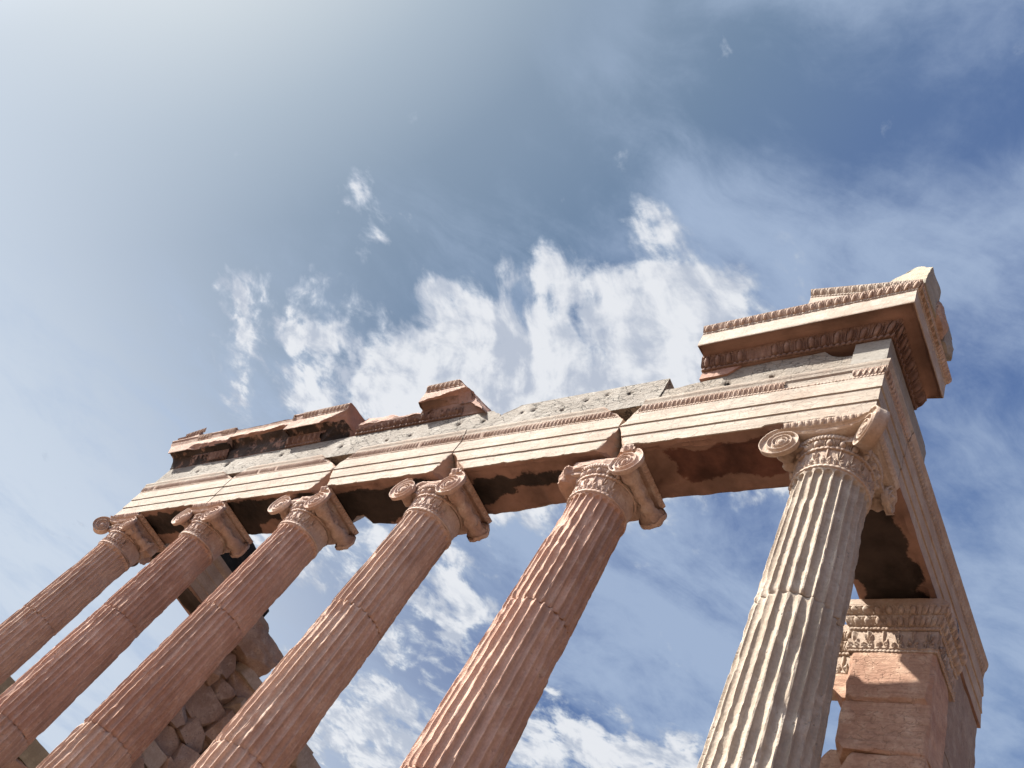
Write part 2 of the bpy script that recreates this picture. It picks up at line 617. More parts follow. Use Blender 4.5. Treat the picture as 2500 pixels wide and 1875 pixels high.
# ------------------------------------------------------------------ materials
def stone(name, base, dark, light, streak=0.0, undercol=(0.33, 0.20, 0.15), crack=0.0, bump=0.35, crustcol=(0.014, 0.010, 0.008),
          brk=None, patch=0.5, pits=0.0, streak_dir='Z', rust=None, rust_amt=0.75, rust_v=False):
    k0 = 1.0 if name == "packed_earth" else 0.66
    sc_ = lambda c: None if c is None else tuple(v * k0 for v in c)
    base, dark, light, undercol, brk, rust = map(sc_, (base, dark, light, undercol, brk, rust))
    mt = bpy.data.materials.new(name)
    mt.use_nodes = True
    T = NT(mt.node_tree)
    bs = T.n['Principled BSDF']
    bs.inputs['Roughness'].default_value = 0.85
    bs.inputs['Specular IOR Level'].default_value = 0.25
    geo = T.node('ShaderNodeNewGeometry')
    p = geo.outputs['Position']
    n1 = T.noise(p, 1.7, 5, 0.6).outputs[0]
    n2 = T.noise(p, 7.0, 6, 0.62, w=2.0).outputs[0]
    n3 = T.noise(p, 42.0, 4, 0.6, w=4.0).outputs[0]
    col = T.mix(T.smooth(T.math('ADD', T.math('MULTIPLY', n1, 0.55), T.math('MULTIPLY', n2, 0.45)), 0.40, 0.62), dark, base)
    col = T.mix(T.math('MULTIPLY', T.smooth(n2, 0.52, 0.72), patch), col, light)
    if rust is not None:
        nr = T.noise(T.mapping(p, scale=(2.0, 2.0, 0.22)) if rust_v else p, 2.6, 6, 0.65, w=9.0).outputs[0]
        col = T.mix(T.smooth(nr, 0.50, 0.66, 0, rust_amt), col, rust)
    col = T.mix(0.32, col, T.mix(T.smooth(n3, 0.25, 0.75), (0.55, 0.5, 0.47), (1.25, 1.25, 1.25)), 'MULTIPLY')
    n4 = T.noise(p, 110.0, 3, 0.6, w=11.0).outputs[0]
    hgt = T.math('ADD', T.math('MULTIPLY', n2, 0.5), T.math('ADD', T.math('MULTIPLY', n3, 0.42), T.math('MULTIPLY', n4, 0.16)))
    if streak:
        sc = {'Z': (16, 16, 0.9), 'X': (0.7, 14, 22), 'Y': (14, 0.7, 22)}[streak_dir]
        s1 = T.noise(T.mapping(p, scale=sc), 1.0, 6, 0.66, w=1.0).outputs[0]
        s2 = T.noise(T.mapping(p, scale=tuple(k * 2.6 for k in sc)), 1.0, 5, 0.6, w=6.0).outputs[0]
        sm = T.smooth(T.math('ADD', T.math('MULTIPLY', s1, 0.6), T.math('MULTIPLY', s2, 0.4)), 0.47, 0.62)
        col = T.mix(T.math('MULTIPLY', sm, streak), col, tuple(k * 0.45 for k in dark))
        hgt = T.math('SUBTRACT', hgt, T.math('MULTIPLY', sm, 0.5 * streak))
    if crack:
        wv = T.noise(p, 5.0, 4, 0.6, w=5.0)
        pq = T.vmath('ADD', T.mapping(p, rot=(0, 0.5, 0), scale=(1, 1, 1.9)), T.vmath('SCALE', wv.outputs['Color'], 0.32))
        vo = T.node('ShaderNodeTexVoronoi', feature='DISTANCE_TO_EDGE')
        T.put(vo.inputs['Vector'], pq)
        vo.inputs['Scale'].default_value = 7.5
        ck = T.smooth(vo.outputs['Distance'], 0.045, 0.0)
        gate = T.smooth(T.noise(p, 4.0, 3, 0.6, w=8.5).outputs[0], 0.42, 0.56)
        ck = T.math('MULTIPLY', ck, gate)
        col = T.mix(T.math('MULTIPLY', ck, crack), col, tuple(k * 0.25 for k in dark))
        hgt = T.math('SUBTRACT', hgt, T.math('MULTIPLY', ck, 1.0))
    if pits:
        vp = T.node('ShaderNodeTexVoronoi')
        T.put(vp.inputs['Vector'], T.vmath('ADD', p, T.vmath('SCALE', T.noise(p, 20, 3, 0.5).outputs['Color'], 0.05)))
        vp.inputs['Scale'].default_value = 26.0
        pt = T.math('MULTIPLY', T.smooth(vp.outputs['Distance'], 0.26, 0.10), T.smooth(n2, 0.5, 0.6))
        col = T.mix(T.math('MULTIPLY', pt, pits), col, tuple(k * 0.3 for k in dark))
        hgt = T.math('SUBTRACT', hgt, T.math('MULTIPLY', pt, 0.8))
    at = T.node('ShaderNodeAttribute', attribute_name='broken')
    if brk is not None:
        bc = T.mix(T.smooth(n2, 0.35, 0.65), brk, tuple(k * 0.72 for k in brk))
        col = T.mix(T.math('MULTIPLY', at.outputs['Fac'], 0.85), col, bc)
    pa = T.node('ShaderNodeAttribute', attribute_name='underside_tint')  # red-brown tone mixed in on undersides, broken up by noise
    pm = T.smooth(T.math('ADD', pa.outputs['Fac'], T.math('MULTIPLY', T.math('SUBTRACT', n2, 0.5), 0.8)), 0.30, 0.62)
    col = T.mix(pm, col, T.mix(T.smooth(n1, 0.35, 0.62), tuple(k * 0.62 for k in undercol), tuple(k * 1.12 for k in undercol)))
    ac = T.node('ShaderNodeAttribute', attribute_name='crust')  # also carries the painted dark of the frieze holes
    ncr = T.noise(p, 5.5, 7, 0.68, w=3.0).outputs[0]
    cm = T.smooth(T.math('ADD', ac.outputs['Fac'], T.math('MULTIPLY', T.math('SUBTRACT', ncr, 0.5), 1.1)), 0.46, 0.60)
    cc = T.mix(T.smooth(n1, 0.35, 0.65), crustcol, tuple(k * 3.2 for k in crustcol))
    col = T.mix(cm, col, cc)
    T.l.new(col, bs.inputs['Base Color'])
    bmp = T.node('ShaderNodeBump')
    bmp.inputs['Strength'].default_value = bump
    bmp.inputs['Distance'].default_value = 0.03
    T.put(bmp.inputs['Height'], T.math('ADD', hgt, T.math('MULTIPLY', at.outputs['Fac'], T.math('MULTIPLY', n2, 0.8))))
    T.l.new(bmp.outputs[0], bs.inputs['Normal'])
    return mt


RED = (0.52, 0.235, 0.155)
M_RED = stone("weathered_red_marble", (0.73, 0.475, 0.355), (0.6, 0.37, 0.27), (0.82, 0.62, 0.495), streak=0.30, bump=0.5, patch=0.6, pits=0.3,
              brk=(0.52, 0.30, 0.20), rust=(0.30, 0.20, 0.155), rust_amt=0.42, rust_v=True)
M_RED2 = stone("weathered_tan_marble", (0.75, 0.525, 0.395), (0.61, 0.4, 0.295), (0.84, 0.66, 0.535), streak=0.32, bump=0.5, patch=0.6, pits=0.3,
               brk=(0.52, 0.30, 0.20), rust=(0.32, 0.22, 0.17), rust_amt=0.40, rust_v=True)
M_RED3 = stone("weathered_brown_marble", (0.68, 0.435, 0.32), (0.56, 0.335, 0.24), (0.78, 0.58, 0.46), streak=0.36, bump=0.5, patch=0.6, pits=0.4,
               brk=(0.50, 0.29, 0.20), rust=(0.26, 0.17, 0.13), rust_amt=0.45, rust_v=True)
M_PALE = stone("pale_marble", (0.55, 0.46, 0.365), (0.44, 0.355, 0.27), (0.66, 0.58, 0.485), streak=0.25, bump=0.5, patch=0.5, pits=0.35,
               brk=(0.42, 0.31, 0.22))
M_CAPP = stone("carved_pale_marble", (0.58, 0.465, 0.37), (0.46, 0.335, 0.25), (0.66, 0.57, 0.475), bump=0.4, patch=0.5, pits=0.2, brk=(0.45, 0.3, 0.2))
M_CAPR = stone("carved_red_marble", (0.66, 0.5, 0.405), (0.54, 0.365, 0.28), (0.74, 0.62, 0.52), bump=0.5, patch=0.6, pits=0.3, brk=(0.52, 0.32, 0.23))
M_CREAM = stone("cream_marble", (0.51, 0.44, 0.355), (0.43, 0.35, 0.275), (0.57, 0.505, 0.425), bump=0.3, patch=0.7, streak=0.34, streak_dir='X', rust=(0.44, 0.29, 0.20), rust_amt=0.36, crack=0.35,
                brk=(0.55, 0.33, 0.22))
M_BAND = stone("carved_band_marble", (0.58, 0.44, 0.345), (0.47, 0.33, 0.245), (0.64, 0.52, 0.42), bump=0.3, patch=0.5, brk=(0.50, 0.3, 0.2))
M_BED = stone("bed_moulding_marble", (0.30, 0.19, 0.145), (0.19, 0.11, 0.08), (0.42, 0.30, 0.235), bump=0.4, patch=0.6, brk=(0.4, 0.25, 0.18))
M_CREAMB = stone("cream_marble_brown_stain", (0.51, 0.44, 0.355), (0.43, 0.35, 0.275), (0.57, 0.505, 0.425), bump=0.3, patch=0.7, streak=0.34, streak_dir='X', rust=(0.44, 0.29, 0.20), rust_amt=0.36, crack=0.35,
                 brk=(0.58, 0.40, 0.29), crustcol=(0.045, 0.020, 0.014))
M_RET = stone("return_marble", (0.54, 0.43, 0.33), (0.44, 0.325, 0.24), (0.6, 0.5, 0.4), bump=0.25, patch=0.6, streak=0.15, streak_dir='Y',
              brk=(0.50, 0.33, 0.22))
M_CORN = stone("cornice_marble", (0.55, 0.465, 0.38), (0.46, 0.36, 0.28), (0.61, 0.54, 0.455), bump=0.35, patch=0.6, streak=0.2, streak_dir='X',
               brk=(0.50, 0.27, 0.19))
M_OLDC = stone("old_cornice_marble", (0.54, 0.4, 0.31), (0.38, 0.24, 0.18), (0.64, 0.52, 0.42), bump=0.7, patch=0.6, pits=0.4, brk=(0.46, 0.25, 0.18))
M_GREY = stone("grey_limestone", (0.345, 0.31, 0.262), (0.26, 0.225, 0.185), (0.43, 0.4, 0.35), crack=0.8, bump=0.8, patch=0.5, pits=0.35,
               brk=(0.36, 0.29, 0.22))
M_SMOOTH = stone("smooth_grey_marble", (0.36, 0.335, 0.29), (0.3, 0.27, 0.225), (0.42, 0.4, 0.36), crack=0.35, bump=0.2, patch=0.4, brk=(0.36, 0.3, 0.24))
M_ANTA = stone("honey_marble", (0.62, 0.405, 0.28), (0.43, 0.245, 0.165), (0.72, 0.535, 0.395), bump=0.5, patch=0.6, streak=0.25, streak_dir='X', crack=0.2, pits=0.2, brk=(0.5, 0.28, 0.18))
M_WALL = stone("wall_marble", (0.42, 0.33, 0.255), (0.33, 0.235, 0.175), (0.5, 0.42, 0.33), bump=0.4, patch=0.5, crack=0.2, brk=(0.42, 0.28, 0.2))
M_RUB = stone("rubble_stone", (0.52, 0.37, 0.275), (0.36, 0.235, 0.17), (0.64, 0.5, 0.39), bump=0.9, patch=0.6, pits=0.6, brk=(0.4, 0.25, 0.18))
M_RUBL = stone("rubble_light", (0.58, 0.47, 0.37), (0.45, 0.345, 0.26), (0.66, 0.56, 0.46), bump=0.6, patch=0.5, pits=0.4, brk=(0.4, 0.3, 0.2))
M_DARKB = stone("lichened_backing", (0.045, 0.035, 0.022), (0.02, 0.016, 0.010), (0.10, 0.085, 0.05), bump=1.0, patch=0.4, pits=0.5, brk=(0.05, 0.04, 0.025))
M_GWALL = stone("greenish_grey_wall", (0.33, 0.32, 0.255), (0.25, 0.235, 0.18), (0.42, 0.40, 0.33), bump=0.5, patch=0.5, brk=(0.4, 0.36, 0.28))
M_NEWG = stone("restored_marble", (0.44, 0.40, 0.32), (0.36, 0.32, 0.25), (0.52, 0.48, 0.40), bump=0.4, patch=0.4, brk=(0.5, 0.42, 0.3))
M_STEP = stone("step_marble", (0.4, 0.29, 0.225), (0.32, 0.23, 0.17), (0.48, 0.37, 0.3), bump=0.4, patch=0.5, brk=(0.5, 0.33, 0.22))
M_EARTH = stone("packed_earth", (0.22, 0.145, 0.105), (0.17, 0.11, 0.075), (0.28, 0.195, 0.145), bump=0.8, patch=0.5, pits=0.2, brk=(0.5, 0.33, 0.22))
M_IRON = bpy.data.materials.new("dark_iron")
M_IRON.use_nodes = True
M_IRON.node_tree.nodes['Principled BSDF'].inputs['Base Color'].default_value = (0.02, 0.017, 0.015, 1)
M_IRON.node_tree.nodes['Principled BSDF'].inputs['Roughness'].default_value = 0.6

S = 2.113
XL = -5 * S            # axis of the leftmost column
ZA = 6.586             # top of capitals / underside of architrave


def box_ctrl(x0, x1, y):
    return [(x0, y, 0, -1), (x1, y, 0, -1)]


# ------------------------------------------------------------------ ground and steps
def ground():
    n = 90
    g = np.sinh(np.linspace(-6.2, 6.2, n)) * 6.0
    X, Y = np.meshgrid(g, g, indexing='ij')
    P = np.stack([X.ravel(), Y.ravel(), np.zeros(n * n)], 1)
    Z = -1.12 + fbm(P, 0.25, 3, 3) * 0.06
    V = np.stack([P[:, 0] - 5, P[:, 1], Z], 1)
    o = add('ground', V, gridfaces(n, n), M_EARTH, closed=False)
    if o.data.polygons[0].normal.z < 0:
        o.data.flip_normals()
    o['kind'] = 'structure'


def steps():
    t = thing('stepped_base', 'marble stepped base running under the whole colonnade and its walls', 'steps', (-5.3, 2.5, -1.1))
    for k, (e, z0, z1) in enumerate(((0.55, -0.28, 0.0), (0.88, -0.56, -0.281), (1.21, -1.1, -0.561))):
        cx0, cx1, cy0, cy1 = XL - e, e, -e, 9 + e
        V = np.array([[x, y, z] for x in (cx0, cx1) for y in (cy0, cy1) for z in (z0, z1)])
        F = np.array([[0, 1, 3, 2], [4, 6, 7, 5], [0, 4, 5, 1], [2, 3, 7, 6], [0, 2, 6, 4], [1, 5, 7, 3]])
        add('step', V, F, M_STEP, t)


# ------------------------------------------------------------------ columns
NF = 24


def Rz(z):
    t = np.clip((z - 0.35) / 5.68, 0, 1)
    return 0.342 - 0.060 * t ** 1.15


def drum(cx, z0, z1, seed, wear, twist, scoops, top=False, hi=True):
    zt = 6.015
    if hi:
        zs = list(np.arange(z0 + 0.004, z1 - 0.004, 0.017))
        if top:
            zs = [z for z in zs if z < 5.92] + list(np.arange(5.92, z1 - 0.003, 0.006))
    else:
        zs = list(np.arange(z0 + 0.004, z1 - 0.004, 0.07))
    zs = [z0 + 0.0015] + zs + [z1 - 0.0015]
    zs = np.array(zs)
    fs = np.array([0, .030, .058, .075, .11, .17, .27, .385, .5, .615, .73, .83, .89, .925, .942, .970]) if hi else np.arange(8) / 8.0
    per = len(fs)
    nt = NF * per
    th = ((np.arange(NF)[:, None] + fs[None] - twist).ravel()) / NF * 2 * math.pi
    Z, TH = np.meshgrid(zs, th, indexing='ij')
    R = Rz(Z) + 0.010 * np.exp(-((6.03 - Z) / 0.025) ** 2)
    fr = (TH * NF / (2 * math.pi) + twist) % 1.0
    t = (fr - 0.5) / 0.44
    hw = 0.44 * 2 * math.pi * R / NF
    t2 = t ** 2
    if top:
        t2 = t2 + np.clip((Z - (zt - hw)) / hw, 0, 9) ** 2
    depth = 0.037 * R / 0.34
    rr = R - depth * np.sqrt(np.clip(1 - t2, 0, 1))
    pos = np.stack([cx + np.cos(TH) * R * 1.0, np.sin(TH) * R, Z], -1).reshape(-1, 3)
    # ragged arrises: noise with faster change round the shaft
    c = fbm(pos * np.array([3.2, 3.2, 1.0]), 2.3, 4, seed).reshape(R.shape)
    c2 = fbm(pos * np.array([1.6, 1.6, 1.0]), 9.0, 3, seed + 4).reshape(R.shape)
    chip = np.clip(c - 0.16 + wear * 0.32, 0, 1) * 0.036 + np.clip(c2 - 0.02, 0, 1) * 0.026 * (0.6 + wear)
    rr = np.minimum(rr, R - chip)
    c3 = fbm(pos, 4.0, 4, seed + 21).reshape(R.shape)
    rr -= np.clip(c3 - 0.36, 0, 1) * 0.04 * (0.4 + wear)
    for (a, z, sa, sz, dp) in scoops:
        da = (TH - math.radians(a) + math.pi) % (2 * math.pi) - math.pi
        w = np.exp(-(da / math.radians(sa)) ** 2 - ((Z - z) / sz) ** 2)
        tgt = R - dp * w * (1 + 0.9 * c3)
        rr = np.where(w > 0.08, np.minimum(rr, tgt), rr)
    rr += fbm(pos, 30, 2, seed + 8).reshape(R.shape) * 0.0014
    # joint edges
    e = np.minimum(Z - z0, z1 - Z)
    je = np.exp(-(e / 0.008) ** 2) * 0.006 + np.exp(-(e / 0.022) ** 2) * np.clip(c2 + 0.1, 0, 1) * 0.022
    if top:
        je = np.where(Z > 5.5, 0, je)
    rr -= je
    V = np.stack([cx + np.cos(TH) * rr, np.sin(TH) * rr, Z], -1).reshape(-1, 3)
    F = gridfaces(len(zs), nt, False, True)
    # caps
    c0 = len(V)
    cap = np.stack([cx + np.cos(th) * 0.05, np.sin(th) * 0.05, np.full(nt, zs[0])], 1)
    cap2 = cap.copy()
    cap2[:, 2] = zs[-1]
    V = np.concatenate([V, cap, cap2])
    i = np.arange(nt)
    j = (i + 1) % nt
    last = (len(zs) - 1) * nt
    F = np.concatenate([F, np.stack([c0 + i, c0 + j, j, i], 1)[:, ::1], np.stack([last + i, last + j, c0 + nt + j, c0 + nt + i], 1)])
    return V, F


def ring_relief(cx, curve, relief, count, amp, nv=9, per=12, seed=0, wearfn=None, rough=0.001):
    nt = count * per
    th = np.arange(nt) / nt * 2 * math.pi
    cv = np.array(curve, float)
    L = np.concatenate([[0], np.cumsum(np.linalg.norm(np.diff(cv, axis=0), axis=1))])
    vv = np.linspace(0, 1, nv)
    o = np.interp(vv * L[-1], L, cv[:, 0])
    z = np.interp(vv * L[-1], L, cv[:, 1])
    to, tz = np.gradient(o), np.gradient(z)
    ln = np.hypot(to, tz)
    no, nz = tz / ln, -to / ln
    TH, W = np.meshgrid(th, vv, indexing='ij')
    H = relief(TH * count / (2 * math.pi), W) * amp
    pos = np.stack([cx + np.cos(TH) * 0.3, np.sin(TH) * 0.3, z[None] + 0 * TH], -1).reshape(-1, 3)
    if wearfn is not None:
        wv = wearfn(TH, z[None] + 0 * TH)
        ns = fbm(pos, 7, 4, seed).reshape(TH.shape)
        H = H * np.clip(1 - wv - 0.6 * np.clip(ns, 0, 1), 0, 1) - wv * 0.010 * (1 + 1.5 * ns)
    H[:, 0] = np.minimum(H[:, 0], 0)
    H[:, -1] = np.minimum(H[:, -1], 0)
    O = o[None] + H * no[None]
    Z = z[None] + H * nz[None]
    V = np.stack([cx + np.cos(TH) * O, np.sin(TH) * O, Z], -1).reshape(-1, 3)
    V += vecnoise(V, 20, 2, seed) * rough
    return V, gridfaces(nt, nv, True, False)


def volute(center, nrm, sigma, R0=0.208, k=0.076, thick=0.025, seed=0, amp=0.015, wear=0.0, nth=84, nr=40):
    n = np.array(nrm, float)
    n /= np.linalg.norm(n)
    t = np.array([-n[1], n[0], 0.0])      # to the right when looking at the face
    ph = np.linspace(0, 2 * math.pi, nth)
    rr = np.linspace(0, 1, nr) ** 0.85
    PH, Q = np.meshgrid(ph, rr, indexing='ij')
    RM = R0 * np.exp(-k * PH)
    rho = RM * Q
    turns = np.log(R0 / np.maximum(rho, 0.004)) / (2 * math.pi * k) - PH / (2 * math.pi)
    f = (turns + 0.5) % 1.0 - 0.5
    g = turns % 1.0
    # two fillets per turn with a hollow channel between
    hh = np.exp(-(f / 0.15) ** 4) * 1.1 - 0.8 * np.sin(np.clip((g - 0.14) / 0.72, 0, 1) * math.pi)
    eye = np.sqrt(np.clip(1 - (rho / 0.030) ** 2, 0, 1))
    fade = np.clip((rho - 0.026) / 0.03, 0, 1)
    hh = hh * fade + eye * 1.1
    hh += 0.9 * (1 - rho / R0)          # the spiral stands out towards the eye
    H = amp * hh
    a = -sigma * rho * np.sin(PH)
    b = np.minimum(rho * np.cos(PH), 0.186)
    c = np.array(center, float)
    V = c + a[..., None] * t + b[..., None] * np.array([0, 0, 1.0]) + H[..., None] * n
    # rim wall going back
    rim = V[:, -1]
    back = c + (a[:, -1] * 0.985)[:, None] * t + (b[:, -1] * 0.985)[:, None] * np.array([0, 0, 1.0]) - thick * n
    mid = (rim + back) / 2 - 0
    V = np.concatenate([V.reshape(-1, 3), mid, back])
    F = gridfaces(nth, nr)
    b0 = nth * nr
    i = np.arange(nth - 1)
    F = np.concatenate([F, np.stack([i * nr + nr - 1, (i + 1) * nr + nr - 1, b0 + i + 1, b0 + i], 1),
                        np.stack([b0 + i, b0 + i + 1, b0 + nth + i + 1, b0 + nth + i], 1)])
    if wear:
        ns = fbm(V, 9, 4, seed)
        V = V - np.clip(ns + wear - 0.5, 0, 1)[:, None] * 0.05 * n
    V += vecnoise(V, 16, 3, seed) * (0.0012 + 0.004 * wear)
    nn = np.cross(V[F[:, 1]] - V[F[:, 0]], V[F[:, 2]] - V[F[:, 0]])
    if (nn[: (nth - 1) * (nr - 1)] @ n).sum() < 0:
        F = F[:, ::-1]
    return V, F


def bolster(p0, p1, seed=0, r_end=0.140, r_mid=0.088, rings=4, wear=0.3):
    p0, p1 = np.array(p0, float), np.array(p1, float)
    d = p1 - p0
    L = np.linalg.norm(d)
    d /= L
    t = np.array([-d[1], d[0], 0.0])
    up = np.array([0, 0, 1.0])
    ns, nt = 90, 64
    s = np.linspace(0, 1, ns)
    th = np.arange(nt) / nt * 2 * math.pi
    Sx, TH = np.meshgrid(s, th, indexing='ij')
    r = r_mid + (r_end - r_mid) * np.abs(2 * Sx - 1) ** 2.2
    r += 0.010 * np.cos(Sx * 2 * math.pi * rings) + 0.006 * np.exp(-((Sx - 0.5) / 0.03) ** 2)
    P = p0 + Sx[..., None] * L * d + (np.cos(TH) * r)[..., None] * up + (np.sin(TH) * r)[..., None] * t
    V = P.reshape(-1, 3)
    rad = ((np.cos(TH))[..., None] * up + (np.sin(TH))[..., None] * t).reshape(-1, 3)
    n1 = fbm(V, 6, 4, seed)
    V = V - rad * (np.clip(n1 + 0.02, 0, 1) * 0.075 * (0.3 + wear))[:, None]
    V += vecnoise(V, 11, 5, seed + 2) * 0.007 - rad * (np.clip(fbm(V, 9, 4, seed + 31) - 0.1, 0, 1) * 0.06)[:, None]
    F = gridfaces(ns, nt, False, True)
    c0 = len(V)
    V = np.concatenate([V, p0 + (V[:nt] - p0) * 0.05, p1 + (V[(ns - 1) * nt:ns * nt] - p1) * 0.05])
    i = np.arange(nt)
    j = (i + 1) % nt
    last = (ns - 1) * nt
    F = np.concatenate([F, np.stack([c0 + i, c0 + j, j, i], 1), np.stack([last + i, last + j, c0 + nt + j, c0 + nt + i], 1)])
    return V, F


def canalis(pts, nrmf, z_top, z_end, z_mid, seed=0, amp=0.012):
    """channel joining two volutes; pts: polyline in plan"""
    pts = np.array(pts, float)
    L = np.concatenate([[0], np.cumsum(np.linalg.norm(np.diff(pts, axis=0), axis=1))])
    ns, nv = 60, 30
    s = np.linspace(0, L[-1], ns)
    X = np.interp(s, L, pts[:, 0])
    Y = np.interp(s, L, pts[:, 1])
    tx, ty = np.gradient(X), np.gradient(Y)
    ln = np.hypot(tx, ty)
    nx, ny = ty / ln, -tx / ln
    q = 2 * s / L[-1] - 1
    zb = z_mid + (z_end - z_mid) * np.abs(q) ** 1.6
    v = np.linspace(0, 1, nv)
    U, W = np.meshgrid(q, v, indexing='ij')
    H = 0
    for c, w, a in ((0.03, 0.035, 1.0), (0.14, 0.03, 0.8), (0.42, 0.035, 0.7), (0.52, 0.03, 0.7), (0.97, 0.04, 1.0), (0.86, 0.03, 0.7)):
        cc = c + (0.12 * (1 - U ** 2) if 0.3 < c < 0.6 else 0)
        H = H + a * np.exp(-((W - cc) / w) ** 2)
    H = 1.5 * H - 1.6 * np.sin(W * math.pi)
    Z = zb[:, None] + (z_top - zb[:, None]) * W
    V = np.stack([X[:, None] + nx[:, None] * H * amp, Y[:, None] + ny[:, None] * H * amp, Z], -1)
    # closed lower lip running inwards
    low = V[:, :1].copy()
    low[..., 0] -= nx[:, None] * 0.08
    low[..., 1] -= ny[:, None] * 0.08
    V = np.concatenate([low, V], 1).reshape(-1, 3)
    V += vecnoise(V, 15, 2, seed) * 0.002
    F = gridfaces(ns, nv + 1)
    return V, F


def shift(VF, dx):
    return (VF[0] + np.array([dx, 0, 0]),) + tuple(VF[1:])


def box_grid(x0, x1, y0, y1, z0, z1, rough=0.004, seed=0, freq=9, n=14, cuts=(), rnd=0.0):
    V, F = rock((0, 0, 0), (2, 2, 2), 1, 0.0, 0.0, n)
    # rebuild an uncut cube
    g = np.linspace(-1, 1, n)
    A, B = np.meshgrid(g, g, indexing='ij')
    Vs, Fs, off = [], [], 0
    for ax in range(3):
        for sg in (-1, 1):
            P = np.zeros((n, n, 3))
            P[..., ax] = sg
            P[..., (ax + 1) % 3] = A
            P[..., (ax + 2) % 3] = B
            Vs.append(P.reshape(-1, 3))
            Fs.append(gridfaces(n, n, off=off, flip=(sg < 0)))
            off += n * n
    V, F = np.concatenate(Vs), np.concatenate(Fs)
    if rnd:
        ln = (np.abs(V) ** 12).sum(1) ** (1 / 12.0)
        V = V * (1 - rnd) + V / ln[:, None] * rnd
    V = (V + 1) / 2 * np.array([x1 - x0, y1 - y0, z1 - z0]) + np.array([x0, y0, z0])
    br = apply_cuts(V, cuts)
    V += vecnoise(V, freq, 4, seed) * rough
    key = np.round(V * 20000).astype(np.int64)
    _, idx, inv = np.unique(key, axis=0, return_index=True, return_inverse=True)
    inv = np.asarray(inv).ravel()
    return V[idx], inv[F], {'broken': br[idx]}


